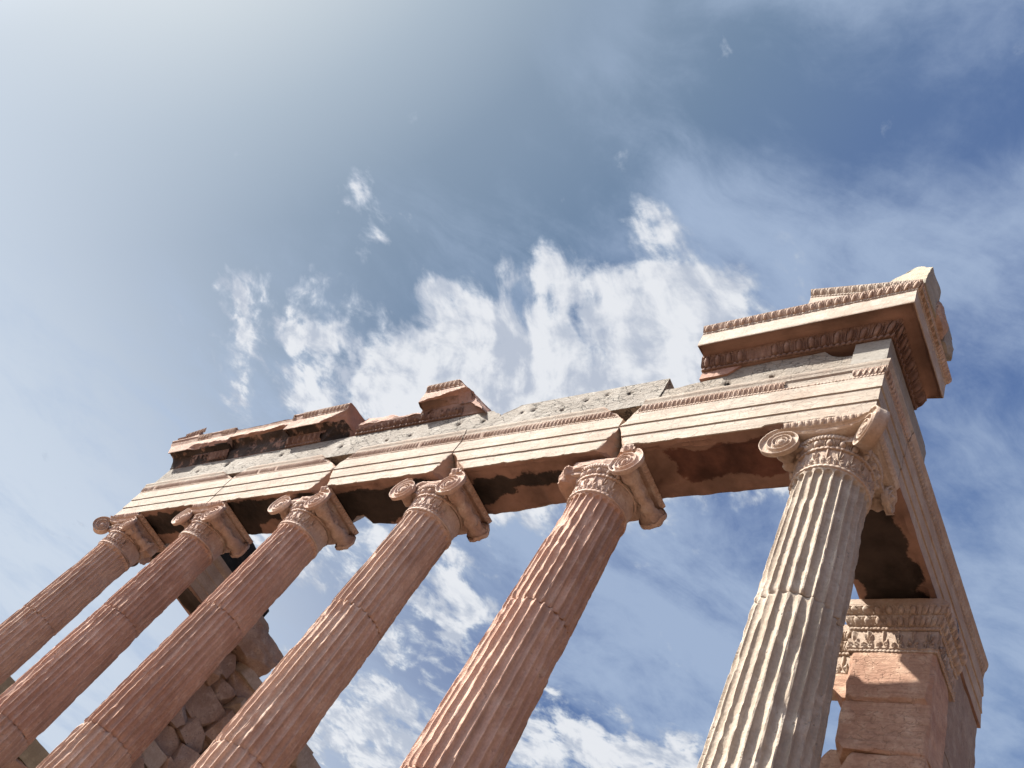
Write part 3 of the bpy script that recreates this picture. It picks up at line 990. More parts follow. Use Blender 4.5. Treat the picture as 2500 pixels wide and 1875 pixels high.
def capital(t, cx, sd, corner=0, left='full', right='full', front='full', abacus=True, mat=None, weary=None):
    cap_parent = None
    # necking with anthemion band
    p1 = ring_relief(cx, [(0.283, 6.026), (0.300, 6.034), (0.300, 6.058), (0.288, 6.066)], beads, 44, 0.004, 6, 6, sd, weary)
    p2 = ring_relief(cx, [(0.288, 6.062), (0.287, 6.16), (0.292, 6.256)], anthemion, 20, 0.016, 26, 20, sd + 1, weary)
    p3 = ring_relief(cx, [(0.291, 6.252), (0.308, 6.258), (0.308, 6.276), (0.294, 6.284)], beads, 50, 0.006, 7, 6, sd + 2, weary)
    V, F, _ = merge([p1, p2, p3])
    band = add('carved_necking', V, orient(V, F, np.array([cx, 0, 6.17])), mat, t, closed=False)
    p4 = ring_relief(cx, [(0.290, 6.280), (0.296, 6.30), (0.318, 6.335), (0.326, 6.352)], egg_dart, 20, 0.034, 12, 14, sd + 3, weary)
    p5 = ring_relief(cx, [(0.315, 6.350), (0.338, 6.355), (0.346, 6.371), (0.340, 6.386), (0.315, 6.393)], braid, 40, 0.008, 13, 10, sd + 4, weary)
    V, F, _ = merge([p4, p5])
    cp = box_grid(-0.31 + cx, 0.31 + cx, -0.29, 0.29, 6.33, 6.535, 0.012, sd, 7, 18)
    cap_parent = add('capital', cp[0], cp[1], mat, t)
    add('echinus', V, orient(V, F, np.array([cx, 0, 6.36])), mat, cap_parent, closed=False)
    ze = 6.338
    xs = 0.328
    yf = -0.350

    def vol(c, n, sg, **kw):
        if corner < 0:
            kw.setdefault('R0', 0.155)
        V, F = volute(c, n, sg, seed=sd + 5, **kw)
        add('volute', V, F, mat, cap_parent, closed=False, sharp=0)
    # ---- bolsters and side volutes
    sides = [-1, 1]
    for sg in sides:
        st = left if sg < 0 else right
        if corner == sg:
            continue
        yb = 0.338 if corner == 0 else 0.12
        if st == 'full' or st == 'worn':
            vol((cx + sg * xs, yf, ze), (0, -1, 0), 1 if sg < 0 else -1, wear=0.15 if st == 'full' else 0.45)
            if corner == 0:
                vol((cx + sg * xs * 0.97, -yf, ze + 0.02), (0, 1, 0), 1 if sg > 0 else -1, wear=0.9, R0=0.165)
            V, F = bolster((cx + sg * xs, yf + 0.012, ze + 0.004), (cx + sg * xs * 0.97, yb, ze + 0.03), sd + 6, wear=0.3, r_end=0.105 if corner > 0 else 0.120, r_mid=0.062 if corner > 0 else 0.070)
            add('bolster', V, F, mat, cap_parent)
        else:
            V, F = rock((cx + sg * 0.33, 0.02, ze + 0.045), (0.24, 0.62, 0.24), sd + 7, 0.16, 0.6, 20, 1.6)
            add('bolster', V, F, mat, cap_parent, {'broken': np.ones(len(V))})
    if corner:
        sx = corner
        # diagonal volute at the outer corner, one spiral on each side of the slab
        ctr = np.array([cx + sx * 0.365, -0.365, ze - 0.005])
        nf = np.array([-sx, -1, 0]) / math.sqrt(2)
        vol(tuple(ctr + nf * 0.035), tuple(nf), -1 if sx > 0 else 1, thick=0.045)
        vol(tuple(ctr - nf * 0.035), tuple(-nf), 1 if sx > 0 else -1, thick=0.045)
        # volute of the side face and its bolster running inwards
        vol((cx + sx * 0.338, 0.318, ze + 0.035), (sx, 0, 0), -1 if sx > 0 else 1, wear=0.7, R0=0.15)
        V, F = bolster((cx + sx * 0.326, 0.328, ze + 0.01), (cx - sx * 0.06, 0.328, ze + 0.01), sd + 6, wear=0.9, r_end=0.095, r_mid=0.055)
        add('bolster', V, F, mat, cap_parent)
        # canalis, front then side
        a = [(-sx * 0.33, yf), (0.0, yf + 0.004), (sx * 0.15, yf - 0.002), (sx * 0.25, yf - 0.018), (sx * 0.345, yf - 0.055)]
        if sx < 0:
            a = a[::-1]
        V, F = canalis([(cx + x, y) for x, y in a], None, 6.524, 6.444, 6.392, sd)
        add('canalis', V, orient(V, F, np.array([cx, 0.3, 6.5])), mat, cap_parent, closed=False, sharp=60)
        bpts = [(cx + sx * 0.393, -0.345), (cx + sx * 0.356, -0.25), (cx + sx * 0.34, -0.15), (cx + sx * 0.334, 0), (cx + sx * 0.338, 0.33)]
        if sx < 0:
            bpts = bpts[::-1]
        V, F = canalis(bpts, None, 6.524, 6.444, 6.392, sd + 1)
        add('canalis', V, orient(V, F, np.array([cx - sx * 0.3, 0, 6.5])), mat, cap_parent, closed=False, sharp=60)
    else:
        if front == 'full':
            V, F = canalis([(cx - 0.33, yf), (cx, yf + 0.006), (cx + 0.33, yf)], None, 6.524, 6.444, 6.392, sd)
            add('canalis', V, orient(V, F, np.array([cx, 0.3, 6.5])), mat, cap_parent, closed=False, sharp=60)
        else:
            V, F = rock((cx - 0.01, -0.10, 6.455), (0.60, 0.44, 0.20), sd + 12, 0.15, 0.25, 26, 1.8)
            V[:, 1] += np.clip(V[:, 2] - 6.47, 0, 1) * 1.1 * (V[:, 1] < -0.1)
            add('canalis', V, F, mat, cap_parent, {'broken': np.ones(len(V)) * 0.7})
        V, F = canalis([(cx + 0.33, -yf), (cx, -yf), (cx - 0.33, -yf)], None, 6.524, 6.444, 6.392, sd + 2)
        add('canalis', V, orient(V, F, np.array([cx, -0.3, 6.5])), mat, cap_parent, closed=False, sharp=60)
    # ---- abacus
    hx0, hx1, hy0, hy1 = -0.355, 0.355, -0.355, 0.355
    cuts = []
    if not abacus:
        cuts.append(both(cut_plane((cx, -0.20, 0), (0, -1, 0), 0.06, 4, sd), cut_plane((cx + 0.22, 0, 0), (-1, 0, 0), 0.05, 5, sd)))
    ctrl = [(cx + hx0 + .36, hy1 - .36, -1, 0), (cx + hx0 + .36, hy0 + .36, -1, -1), (cx + hx1 - .36, hy0 + .36, 1, -1), (cx + hx1 - .36, hy1 - .36, 1, 0)]
    V, F, at = box_grid(cx - 0.352, cx + 0.352, -0.352, 0.352, 6.520, 6.583, 0.003, sd, 12, 30, cuts)
    add('abacus', V, F, mat, cap_parent, at)
    base = [(cx, 0.34, -1, 0), (cx, 0.0, -1, -1), (cx, 0.0, 1, -1), (cx, 0.34, 1, 0)]
    c1 = [(cx, 0.34, -1, 0), (cx, 0.05, -1, 0)]
    parts = []
    for c in ([(cx, 0.36, -1, 0), (cx, -0.352, -1, 0)], [(cx - 0.352, 0, 0, -1), (cx + 0.352, 0, 0, -1)], [(cx, -0.352, 1, 0), (cx, 0.352, 1, 0)]):
        V, F = strip(c, [(0.354, 6.524), (0.362, 6.54), (0.378, 6.566), (0.380, 6.583)], leaf, 0.0586, 0.016, 12, 9, cuts, sd + 9, 0.3, oref=0.0)
        parts.append((V, F))
    V, F, _ = merge(parts)
    if len(F):
        add('leaf_moulding', V, orient(V, F, np.array([cx, 0, 6.5])), mat, cap_parent, closed=False)


def column(k, label, shaft_mat, cap_mat, wear, scoops, twist, **capkw):
    cx = -k * S
    shades = [shaft_mat] * 4 if shaft_mat is M_PALE else [(M_RED, M_RED2, M_RED3)[(k * 2 + i * (k + 1)) % 3] for i in range(4)]
    t = thing('ionic_column', label, 'column', (cx, 0, 0), 'ionic columns of the porch')
    sd = 100 + 37 * k
    # attic base
    prof = [(0.02, 0.0), (0.44, 0.0), (0.465, 0.05), (0.44, 0.105), (0.41, 0.115), (0.395, 0.15), (0.385, 0.19), (0.41, 0.215), (0.43, 0.25), (0.41, 0.295),
            (0.37, 0.31), (0.352, 0.335), (0.02, 0.335)]
    pr = resample(prof, 0.02, False)
    th = np.arange(72) / 72 * 2 * math.pi
    V = np.stack([cx + np.outer(pr[:, 0], np.cos(th)), np.outer(pr[:, 0], np.sin(th)), np.repeat(pr[:, 1:2], 72, 1)], -1).reshape(-1, 3)
    add('column_base', V, gridfaces(len(pr), 72, False, True), shaft_mat, t)
    zs = [0.337, 1.56, 3.10, 4.69 if k not in (0,) else 4.70, 6.03]
    for i in range(4):
        V, F = drum(cx, zs[i], zs[i + 1], sd + i, wear[i], twist[i], scoops, i == 3, hi=(i >= 1))
        add('drum', V, F, shades[i], t)
    capital(t, cx, sd, mat=cap_mat, **capkw)
    return t


def wear_side(a0, a1, z0=6.0, amt=1.0):
    """wear between azimuths a0..a1 in degrees"""
    def f(TH, Z):
        a = np.degrees((TH + math.pi) % (2 * math.pi) - math.pi)
        w = np.clip((a - a0) / 12.0, 0, 1) * np.clip((a1 - a) / 12.0, 0, 1)
        return w * amt
    return f


# ------------------------------------------------------------------ entablature
def front(x0, x1):
    return [(x0, 0, 0, -1), (x1, 0, 0, -1)]


def right_L(x0, y1, ci=-0.285):
    return [(x0, 0, 0, -1), (ci, 0, 0, -1), (0, 0, 1, -1), (0, -ci, 1, 0), (0, y1, 1, 0)]


ARCH = [(-0.28, ZA), (0.371, ZA), (0.370, 6.752), (0.382, 6.755), (0.380, 6.935), (0.392, 6.938), (0.390, 7.125),
        (0.392, 7.145), (0.402, 7.215), (0.416, 7.228), (0.418, 7.248), (0.432, 7.278), (0.434, 7.302), (-0.28, 7.302)]
ARCH_EGG = [(0.396, 7.148), (0.398, 7.165), (0.408, 7.20), (0.418, 7.224)]
ARCH_BEAD = [(0.387, 7.124), (0.392, 7.127), (0.392, 7.144), (0.387, 7.148)]


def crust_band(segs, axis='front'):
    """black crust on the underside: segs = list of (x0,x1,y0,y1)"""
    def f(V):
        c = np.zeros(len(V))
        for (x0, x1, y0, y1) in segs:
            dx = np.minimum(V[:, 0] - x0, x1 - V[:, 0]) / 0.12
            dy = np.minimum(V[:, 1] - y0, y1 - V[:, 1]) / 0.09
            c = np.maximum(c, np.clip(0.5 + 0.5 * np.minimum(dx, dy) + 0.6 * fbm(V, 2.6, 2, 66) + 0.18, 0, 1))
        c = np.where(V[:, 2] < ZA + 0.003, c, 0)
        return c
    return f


def hollow(segs, dz=0.03):
    """shallow sunk panel / spalled hollow in a soffit"""
    def f(V):
        for (x0, x1, y0, y1) in segs:
            dx = np.minimum(V[:, 0] - x0, x1 - V[:, 0]) / 0.10
            dy = np.minimum(V[:, 1] - y0, y1 - V[:, 1]) / 0.06
            n = fbm(V, 3.5, 4, 77)
            w = np.clip(0.5 + np.minimum(dx, dy) + 1.2 * n, 0, 1)
            mk = V[:, 2] < ZA + 0.003
            V[mk, 2] += dz * w[mk]
        return None
    return f


def rear_edge(pts):
    """limits the inner lower edge: pts (x, ymax)"""
    xs = [p[0] for p in pts]
    ys = [p[1] for p in pts]

    def f(V):
        lim = np.interp(V[:, 0], xs, ys) + 0.02 * fbm(V, 5, 4, 5) + np.clip(V[:, 2] - ZA, 0, 1) * 0.5
        V[:, 1] = np.minimum(V[:, 1], lim)
        return None
    return f


def architrave(label, ctrl, loc, cuts, mat, seed, fns=(), eggcuts=None, group='architrave blocks over the columns', prof=None, wear=0.2, egg=True, name='architrave_block'):
    t = thing(name, label, 'architrave', loc, group)
    def worn(V):
        mk = V[:, 2] < ZA + 0.04
        n1 = np.clip(fbm(V, 4.5, 5, seed + 70) - 0.02, 0, 1)
        oo = -V[:, 1] if ctrl[0][3] else V[:, 0]
        near = np.clip(1 - (np.abs(oo - 0.371) + (V[:, 2] - ZA)) / 0.06, 0, 1) * mk
        V[:, 2] += near * n1 * 0.085
        sof = (V[:, 2] < ZA + 0.003) & (oo < 0.31)
        n2 = np.abs(fbm(V, 3.2, 5, seed + 80))
        V[sof, 2] += (n2[sof] * 0.07)
        return None
    V, F, at = sweep(ctrl, prof or ARCH, 0.03, 0.024, cuts, 0.0018, 8, seed, fns=list(fns) + ([worn] if prof is None else []), under_fn=lambda V: (V[:, 2] < ZA + 0.09).astype(float) * (np.abs(V[:, 1]) < 9) * ((V[:, 1] > -0.365) if ctrl[0][3] else 1) * (V[:, 2] < ZA + 0.004))
    jit = np.array([0, ((seed * 7) % 5 - 2) * 0.0022, ((seed * 3) % 5 - 2) * 0.0012])
    V = V + jit
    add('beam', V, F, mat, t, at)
    if egg:
        ec = list(cuts) + list(eggcuts or [])
        V, F = strip(ctrl, ARCH_EGG, egg_dart, 0.048, 0.017, 12, 9, ec, seed, wear * 0.5)
        ref = np.array([V[:, 0].mean(), V[:, 1].mean(), 7.1]) if False else None
        F2 = outward(V, F, ctrl)
        V = V + jit
        if len(F2):
            add('egg_moulding', V, F2, M_BAND if mat is not M_RET else mat, t, closed=False)
        V, F = strip(ctrl, ARCH_BEAD, beads, 0.030, 0.006, 8, 6, ec, seed + 1, wear)
        F2 = outward(V, F, ctrl)
        V = V + jit
        if len(F2):
            add('bead_moulding', V, F2, M_BAND if mat is not M_RET else mat, t, closed=False)
    return t


def outward(V, F, ctrl):
    """orient a strip so that its faces look along the path normal"""
    if len(F) == 0:
        return F
    P = np.array([c[:2] for c in ctrl], float)
    N = np.array([c[2:] for c in ctrl], float)
    ctr = P.mean(0) - N.mean(0) * 3
    f = F[:: max(1, len(F) // 200)]
    c = V[f].mean(1)
    n = np.cross(V[f[:, 1]] - V[f[:, 0]], V[f[:, 2]] - V[f[:, 0]])
    s = ((c[:, :2] - ctr) * n[:, :2]).sum()
    return F[:, ::-1] if s < 0 else F


def joint(x, side, z_lo=None, z_hi=None, w=0.004):
    return cut_plane((x - side * w, 0, 0), (side, 0, 0), 0.0, 5, 0)


def low_corner(x, side, run=0.24, rise=0.34, amp=0.025, seed=0):
    """spalled lower front corner of a block at joint x; side=+1 right end"""
    p = (x - side * run, -0.372, ZA)
    n = np.array([side * rise, -0.30 * 0.9, -run])
    return cut_plane(p, (side * rise, -0.18, -run), amp, 5, seed)


def top_corner(x, side, run=0.2, drop=0.22, amp=0.02, seed=0):
    p = (x - side * run, -0.43, 7.302)
    return cut_plane(p, (side * drop, -0.16, run), amp, 5, seed)


# frieze
def frieze(label, ctrl, loc, z1, cuts, seed, mat=None, holes=(), face=0.372, inner=-0.27, name='frieze_block'):
    t = None
    prof = [(inner, 7.306), (face, 7.306), (face, z1), (inner, z1)]
    V, F, at = sweep(ctrl, prof, 0.03, 0.026, cuts, 0.003, 6, seed)
    for (hx, hz, r) in holes:
        d = np.hypot(V[:, 0] - hx, V[:, 2] - hz)
        w = np.exp(-(d / r) ** 2) * (V[:, 1] < -0.3)
        V[:, 1] += w * 0.05
        at['crust'] = np.maximum(at['crust'], np.clip(w * 1.8, 0, 1) * 0.9)  # holes also coloured dark, so their inner shade is painted in
    at['broken'] *= 0.6
    o = add(name, V, F, mat or M_GREY, None, at)
    tag(o, label, 'frieze block', 'grey frieze blocks on top of the architrave')
    return o


CORN = [(-0.30, 7.786), (0.378, 7.786), (0.386, 7.80), (0.388, 7.812), (0.40, 7.83), (0.445, 7.905), (0.462, 7.93),
        (0.468, 7.955), (0.50, 7.972), (0.575, 7.975), (0.592, 7.930), (0.606, 7.922), (0.610, 7.930), (0.612, 8.145),
        (0.620, 8.160), (0.640, 8.215), (0.655, 8.228), (0.657, 8.245), (-0.30, 8.245)]
CORN_BEAD = [(0.378, 7.782), (0.392, 7.786), (0.394, 7.802), (0.384, 7.812)]
CORN_BED = [(0.394, 7.812), (0.415, 7.835), (0.452, 7.895), (0.470, 7.93)]
CORN_TB = [(0.612, 8.143), (0.617, 8.147), (0.619, 8.160), (0.615, 8.164)]
CORN_TE = [(0.617, 8.163), (0.628, 8.18), (0.650, 8.215), (0.664, 8.238)]


def cornice(label, ctrl, loc, cuts, seed, mat, bed_cuts=(), top_cuts=(), dark=None, wear=0.2, fns=(), rough=0.002, bed=True, topm=True, prof=None):
    t = thing('cornice_block', label, 'cornice', loc, 'cornice blocks along the roof edge')
    V, F, at = sweep(ctrl, prof or CORN, 0.022, 0.020, cuts, rough, 7, seed, fns=fns, oref=0.6, under_fn=lambda V: ((V[:, 2] < 7.976) & (V[:, 2] > 7.78) & (V[:, 1] > -0.604) & (V[:, 0] < 0.604)).astype(float))
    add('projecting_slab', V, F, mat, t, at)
    if bed:
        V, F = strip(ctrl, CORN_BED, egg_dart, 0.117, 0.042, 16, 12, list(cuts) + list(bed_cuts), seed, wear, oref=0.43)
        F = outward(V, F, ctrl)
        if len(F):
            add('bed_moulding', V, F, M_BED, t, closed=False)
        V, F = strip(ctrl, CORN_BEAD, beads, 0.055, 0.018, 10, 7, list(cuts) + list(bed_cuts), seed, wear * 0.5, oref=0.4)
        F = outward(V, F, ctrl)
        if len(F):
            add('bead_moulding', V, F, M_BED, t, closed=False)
    if topm:
        V, F = strip(ctrl, CORN_TE, egg_dart, 0.077, 0.024, 14, 10, list(cuts) + list(top_cuts), seed + 1, wear, oref=0.64)
        F = outward(V, F, ctrl)
        if len(F):
            add('egg_moulding', V, F, M_BAND, t, closed=False)
        V, F = strip(ctrl, CORN_TB, beads, 0.030, 0.006, 8, 6, list(cuts) + list(top_cuts), seed + 1, wear, oref=0.62)
        F = outward(V, F, ctrl)
        if len(F):
            add('bead_moulding', V, F, mat, t, closed=False)
    return t


# ================================================================== build
ground()
steps()

# ---- columns, k = 0 is the near corner column on the right
column(0, 'pale corner column nearest the viewer, with a complete scroll capital turned diagonally at the corner', M_PALE, M_CAPP,
       [0.15, 0.15, 0.12, 0.10], [(-70, 4.66, 26, 0.10, 0.018), (-40, 4.74, 14, 0.05, 0.02), (-62, 2.9, 12, 0.3, 0.018)], [0.1, 0.45, 0.42, 0.40], corner=1,
       weary=None)
column(1, 'reddish column second from the right, its capital without front face and left scroll', M_RED, M_CAPR,
       [0.2, 0.16, 0.16, 0.12], [(-48, 5.55, 9, 0.14, 0.03), (-5, 3.9, 14, 0.25, 0.02)], [0.2, 0.25, 0.2, 0.5], left='stump', right='worn', front='broken',
       abacus=False, weary=wear_side(-38, 120))
column(2, 'reddish column third from the right, its broken capital face between two scrolls', M_RED, M_CAPR,
       [0.2, 0.2, 0.2, 0.22], [(10, 5.2, 22, 0.5, 0.03), (25, 4.2, 14, 0.3, 0.025)], [0.6, 0.65, 0.7, 0.1], front='broken', abacus=False,
       weary=wear_side(-34, 130))
column(3, 'reddish column fourth from the right, its scarred shaft crossing the rubble wall', M_RED, M_CAPR,
       [0.2, 0.22, 0.26, 0.25], [(12, 5.35, 16, 0.22, 0.035), (22, 5.75, 24, 0.25, 0.03), (0, 4.4, 20, 0.4, 0.02)], [0.3, 0.3, 0.35, 0.8], front='broken', abacus=False,
       weary=wear_side(-30, 140))
column(4, 'reddish column second from the left, its complete capital with two scrolls under a plain abacus', M_RED, M_CAPR,
       [0.2, 0.2, 0.22, 0.22], [(15, 5.8, 26, 0.22, 0.03), (5, 4.9, 20, 0.3, 0.02)], [0.5, 0.5, 0.55, 0.2], weary=wear_side(-26, 140))
column(5, 'reddish column at the far left end, its corner scroll standing out against the sky', M_RED, M_CAPR,
       [0.2, 0.2, 0.22, 0.2], [(20, 5.7, 30, 0.3, 0.03), (0, 5.0, 16, 0.3, 0.02)], [0.9, 0.9, 0.95, 0.6], corner=-1, weary=wear_side(-22, 140))

# ---- architrave
J5, J4, J3, J2, J1 = -2.06, -4.20, -6.20, -8.50, -10.60
g = 0.004
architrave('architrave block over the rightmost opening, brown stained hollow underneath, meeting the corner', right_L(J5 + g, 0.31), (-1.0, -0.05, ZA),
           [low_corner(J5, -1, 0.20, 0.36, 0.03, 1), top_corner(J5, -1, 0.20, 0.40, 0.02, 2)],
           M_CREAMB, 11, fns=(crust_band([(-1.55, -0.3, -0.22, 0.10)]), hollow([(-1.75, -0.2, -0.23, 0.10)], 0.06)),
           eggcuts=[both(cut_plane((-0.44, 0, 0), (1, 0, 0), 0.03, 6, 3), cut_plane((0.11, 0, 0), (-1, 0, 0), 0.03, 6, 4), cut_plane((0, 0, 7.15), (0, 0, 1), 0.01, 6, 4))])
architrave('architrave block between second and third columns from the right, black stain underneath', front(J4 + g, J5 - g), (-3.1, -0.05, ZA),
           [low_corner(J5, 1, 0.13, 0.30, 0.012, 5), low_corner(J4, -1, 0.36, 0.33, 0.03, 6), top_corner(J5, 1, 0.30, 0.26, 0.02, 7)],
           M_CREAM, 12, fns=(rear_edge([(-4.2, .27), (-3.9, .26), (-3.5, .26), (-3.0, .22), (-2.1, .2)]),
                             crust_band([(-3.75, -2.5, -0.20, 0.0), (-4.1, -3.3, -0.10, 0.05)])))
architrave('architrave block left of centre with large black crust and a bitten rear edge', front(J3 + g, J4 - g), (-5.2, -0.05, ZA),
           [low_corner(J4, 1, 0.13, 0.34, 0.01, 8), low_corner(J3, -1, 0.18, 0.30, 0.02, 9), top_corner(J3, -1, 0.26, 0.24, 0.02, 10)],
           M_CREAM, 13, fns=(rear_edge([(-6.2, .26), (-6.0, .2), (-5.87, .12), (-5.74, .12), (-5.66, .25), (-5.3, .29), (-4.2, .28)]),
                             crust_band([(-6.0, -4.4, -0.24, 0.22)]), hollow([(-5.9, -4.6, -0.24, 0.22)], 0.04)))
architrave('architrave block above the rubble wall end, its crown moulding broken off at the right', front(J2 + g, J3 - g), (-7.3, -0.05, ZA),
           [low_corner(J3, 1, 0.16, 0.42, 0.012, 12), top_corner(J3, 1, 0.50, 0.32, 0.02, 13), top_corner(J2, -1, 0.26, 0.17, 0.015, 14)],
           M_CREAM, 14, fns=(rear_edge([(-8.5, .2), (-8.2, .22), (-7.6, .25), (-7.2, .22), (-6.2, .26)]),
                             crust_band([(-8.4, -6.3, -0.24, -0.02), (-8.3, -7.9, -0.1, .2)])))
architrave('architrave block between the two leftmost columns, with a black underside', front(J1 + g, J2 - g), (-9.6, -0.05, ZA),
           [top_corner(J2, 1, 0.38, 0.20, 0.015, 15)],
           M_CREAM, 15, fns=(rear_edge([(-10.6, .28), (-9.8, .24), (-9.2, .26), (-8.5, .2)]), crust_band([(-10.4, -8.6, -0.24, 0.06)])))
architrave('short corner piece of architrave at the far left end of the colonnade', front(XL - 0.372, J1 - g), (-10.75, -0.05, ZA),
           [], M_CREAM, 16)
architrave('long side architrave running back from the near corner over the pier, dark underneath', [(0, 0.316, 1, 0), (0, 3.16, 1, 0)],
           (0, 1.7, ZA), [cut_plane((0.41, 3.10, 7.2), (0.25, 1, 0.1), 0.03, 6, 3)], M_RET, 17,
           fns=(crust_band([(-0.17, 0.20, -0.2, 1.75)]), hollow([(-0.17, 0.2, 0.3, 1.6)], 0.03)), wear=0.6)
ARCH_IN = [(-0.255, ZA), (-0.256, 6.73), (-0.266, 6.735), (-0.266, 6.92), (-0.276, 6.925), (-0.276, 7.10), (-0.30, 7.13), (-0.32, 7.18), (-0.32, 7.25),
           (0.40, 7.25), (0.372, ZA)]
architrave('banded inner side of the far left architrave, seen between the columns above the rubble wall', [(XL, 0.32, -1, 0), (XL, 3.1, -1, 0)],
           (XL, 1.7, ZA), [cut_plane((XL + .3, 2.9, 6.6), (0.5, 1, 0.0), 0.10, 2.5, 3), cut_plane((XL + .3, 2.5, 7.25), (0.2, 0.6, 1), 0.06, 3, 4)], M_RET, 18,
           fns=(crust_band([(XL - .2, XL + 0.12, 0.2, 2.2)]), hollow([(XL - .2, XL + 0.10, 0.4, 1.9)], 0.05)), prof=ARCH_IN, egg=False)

# ---- frieze
H = lambda *a: list(a)
frieze('rough grey frieze block at the far left end under the long broken cornice', front(XL - 0.365, -8.604), None, 7.776, [], 31,
       holes=[(-9.9, 7.55, .03), (-9.2, 7.6, .04)])
frieze('rough grey frieze block above the fourth column from the right, partly shaded by the cornice', front(-8.60, -6.304), None, 7.776, [], 32,
       holes=[(-7.9, 7.6, .03), (-6.6, 7.55, .03)])
frieze('cracked grey frieze block carrying the small broken cornice lump', front(-6.30, -3.934), None, 7.776,
       [cut_plane((-4.05, 0, 7.74), (0.6, 0, 0.75), 0.03, 5, 41)], 33, holes=[(-5.7, 7.50, .022), (-5.3, 7.52, .022), (-4.55, 7.60, .03), (-4.15, 7.56, .025)])
frieze('tall grey frieze block with a clean right edge standing free against the clouds', front(-3.93, -1.794), None, 7.785,
       [cut_plane((-3.72, 0, 7.745), (-0.5, 0, 0.8), 0.03, 5, 42), both(cut_plane((0, -0.05, 0), (0, 1, 0), 0.02, 5, 1), cut_plane((-2.7, 0, 0), (1, 0, 0), 0.02, 5, 1), cut_plane((0, 0, 7.66), (0, 0, 1), 0.03, 3, 2))], 34,
       holes=[(-3.45, 7.62, .028), (-2.75, 7.63, .025), (-2.5, 7.67, .02), (-3.0, 7.50, .018), (-2.2, 7.60, .018), (-3.6, 7.60, .015)])
frieze('low cracked grey frieze block running under the intact corner cornice', front(-1.79, 0.064), None, 7.776,
       [both(cut_plane((-1.12, 0, 0), (-1, 0, 0), 0.02, 4, 43), cut_plane((-1.5, 0, 7.60), (-0.12, 0, 1), 0.02, 5, 44)),
        both(cut_plane((-0.22, 0, 0), (1, 0, 0), 0.04, 4, 45), cut_plane((0, 0, 7.67), (0.25, -0.1, 1), 0.03, 5, 46)),
        cut_plane((0, -0.352, 0), (0, -1, 0), 0.018, 1.6, 47)], 35,
       holes=[(-1.1, 7.50, .03), (-0.65, 7.47, .02)])
frieze('smooth light grey corner frieze block under the cornice corner', front(0.068, 0.371), None, 7.776, [], 36, mat=M_SMOOTH, inner=0.02)
frieze('long grey frieze block on the side facing right, running back from the corner', [(0, -0.015, 1, 0), (0, 0.86, 1, 0)], None, 7.776,
       [cut_plane((0, .84, 7.6), (0, 1, 0.15), 0.03, 4, 48)], 37, mat=M_SMOOTH, inner=-0.2)
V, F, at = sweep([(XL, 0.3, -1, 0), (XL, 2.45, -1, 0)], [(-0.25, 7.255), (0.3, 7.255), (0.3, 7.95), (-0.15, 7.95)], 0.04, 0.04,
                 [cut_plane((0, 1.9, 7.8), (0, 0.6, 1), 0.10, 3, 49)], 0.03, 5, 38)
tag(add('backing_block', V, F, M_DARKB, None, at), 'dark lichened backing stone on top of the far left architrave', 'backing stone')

# ---- cornice
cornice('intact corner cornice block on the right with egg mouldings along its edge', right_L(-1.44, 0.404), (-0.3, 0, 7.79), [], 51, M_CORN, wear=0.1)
V, F, at = box_grid(-1.43, -1.02, -0.372, 0.1, 7.655, 7.783, 0.008, 5, 6, 16, [cut_plane((-1.12, 0, 7.66), (0.75, 0, -0.6), 0.02, 6, 3)])
tag(add('bedding_stone', V, F, M_OLDC, None, {'broken': np.ones(len(V))}), 'small broken reddish stone wedged under the left end of the corner cornice', 'stone')
# raking upper tier on the corner cornice
t = thing('raking_cornice', 'short sloping upper row of egg moulding on top of the corner cornice', 'cornice', (0.2, -0.4, 8.25))
SL = 0.315
V, F, at = sweep(front(-0.40, 0.60), [(-0.1, 8.2475), (0.600, 8.2475), (0.602, 8.262), (0.606, 8.268), (-0.1, 8.268)], 0.03, 0.03, [], 0.002, 7, 61)
w = np.clip((V[:, 2] - 8.25) / 0.015, 0, 1)
V[:, 2] += w * np.clip(0.64 - V[:, 0], 0, 2) * SL * 0.80
add('sloping_slab', V, F, M_CORN, t, at)
parts = []
for cv, rl, pt, am, nu, nv in (([(0.608, 8.195), (0.615, 8.21), (0.64, 8.245), (0.652, 8.268)], egg_dart, 0.077, 0.016, 14, 10),
                               ([(0.604, 8.176), (0.609, 8.18), (0.610, 8.192), (0.606, 8.196)], beads, 0.03, 0.006, 8, 6)):
    V, F = strip(front(-0.40, 0.655), cv, rl, pt, am, nu, nv, (), 7, 0.1)
    V[:, 2] += (0.64 - V[:, 0]) * SL
    parts.append((V, outward(V, F, front(-0.40, 0.655))))
V, F, _ = merge(parts)
add('egg_moulding', V, F, M_CORN, t, closed=False)
V, F, at = sweep(front(-0.40, 0.655), [(0.0, 8.185), (0.600, 8.185), (0.606, 8.20), (0.640, 8.252), (0.652, 8.268), (0.0, 8.268)], 0.03, 0.03, [], 0.002, 7, 62)
V[:, 2] += (0.64 - V[:, 0]) * SL
add('moulded_edge', V, F, M_CORN, t, at)

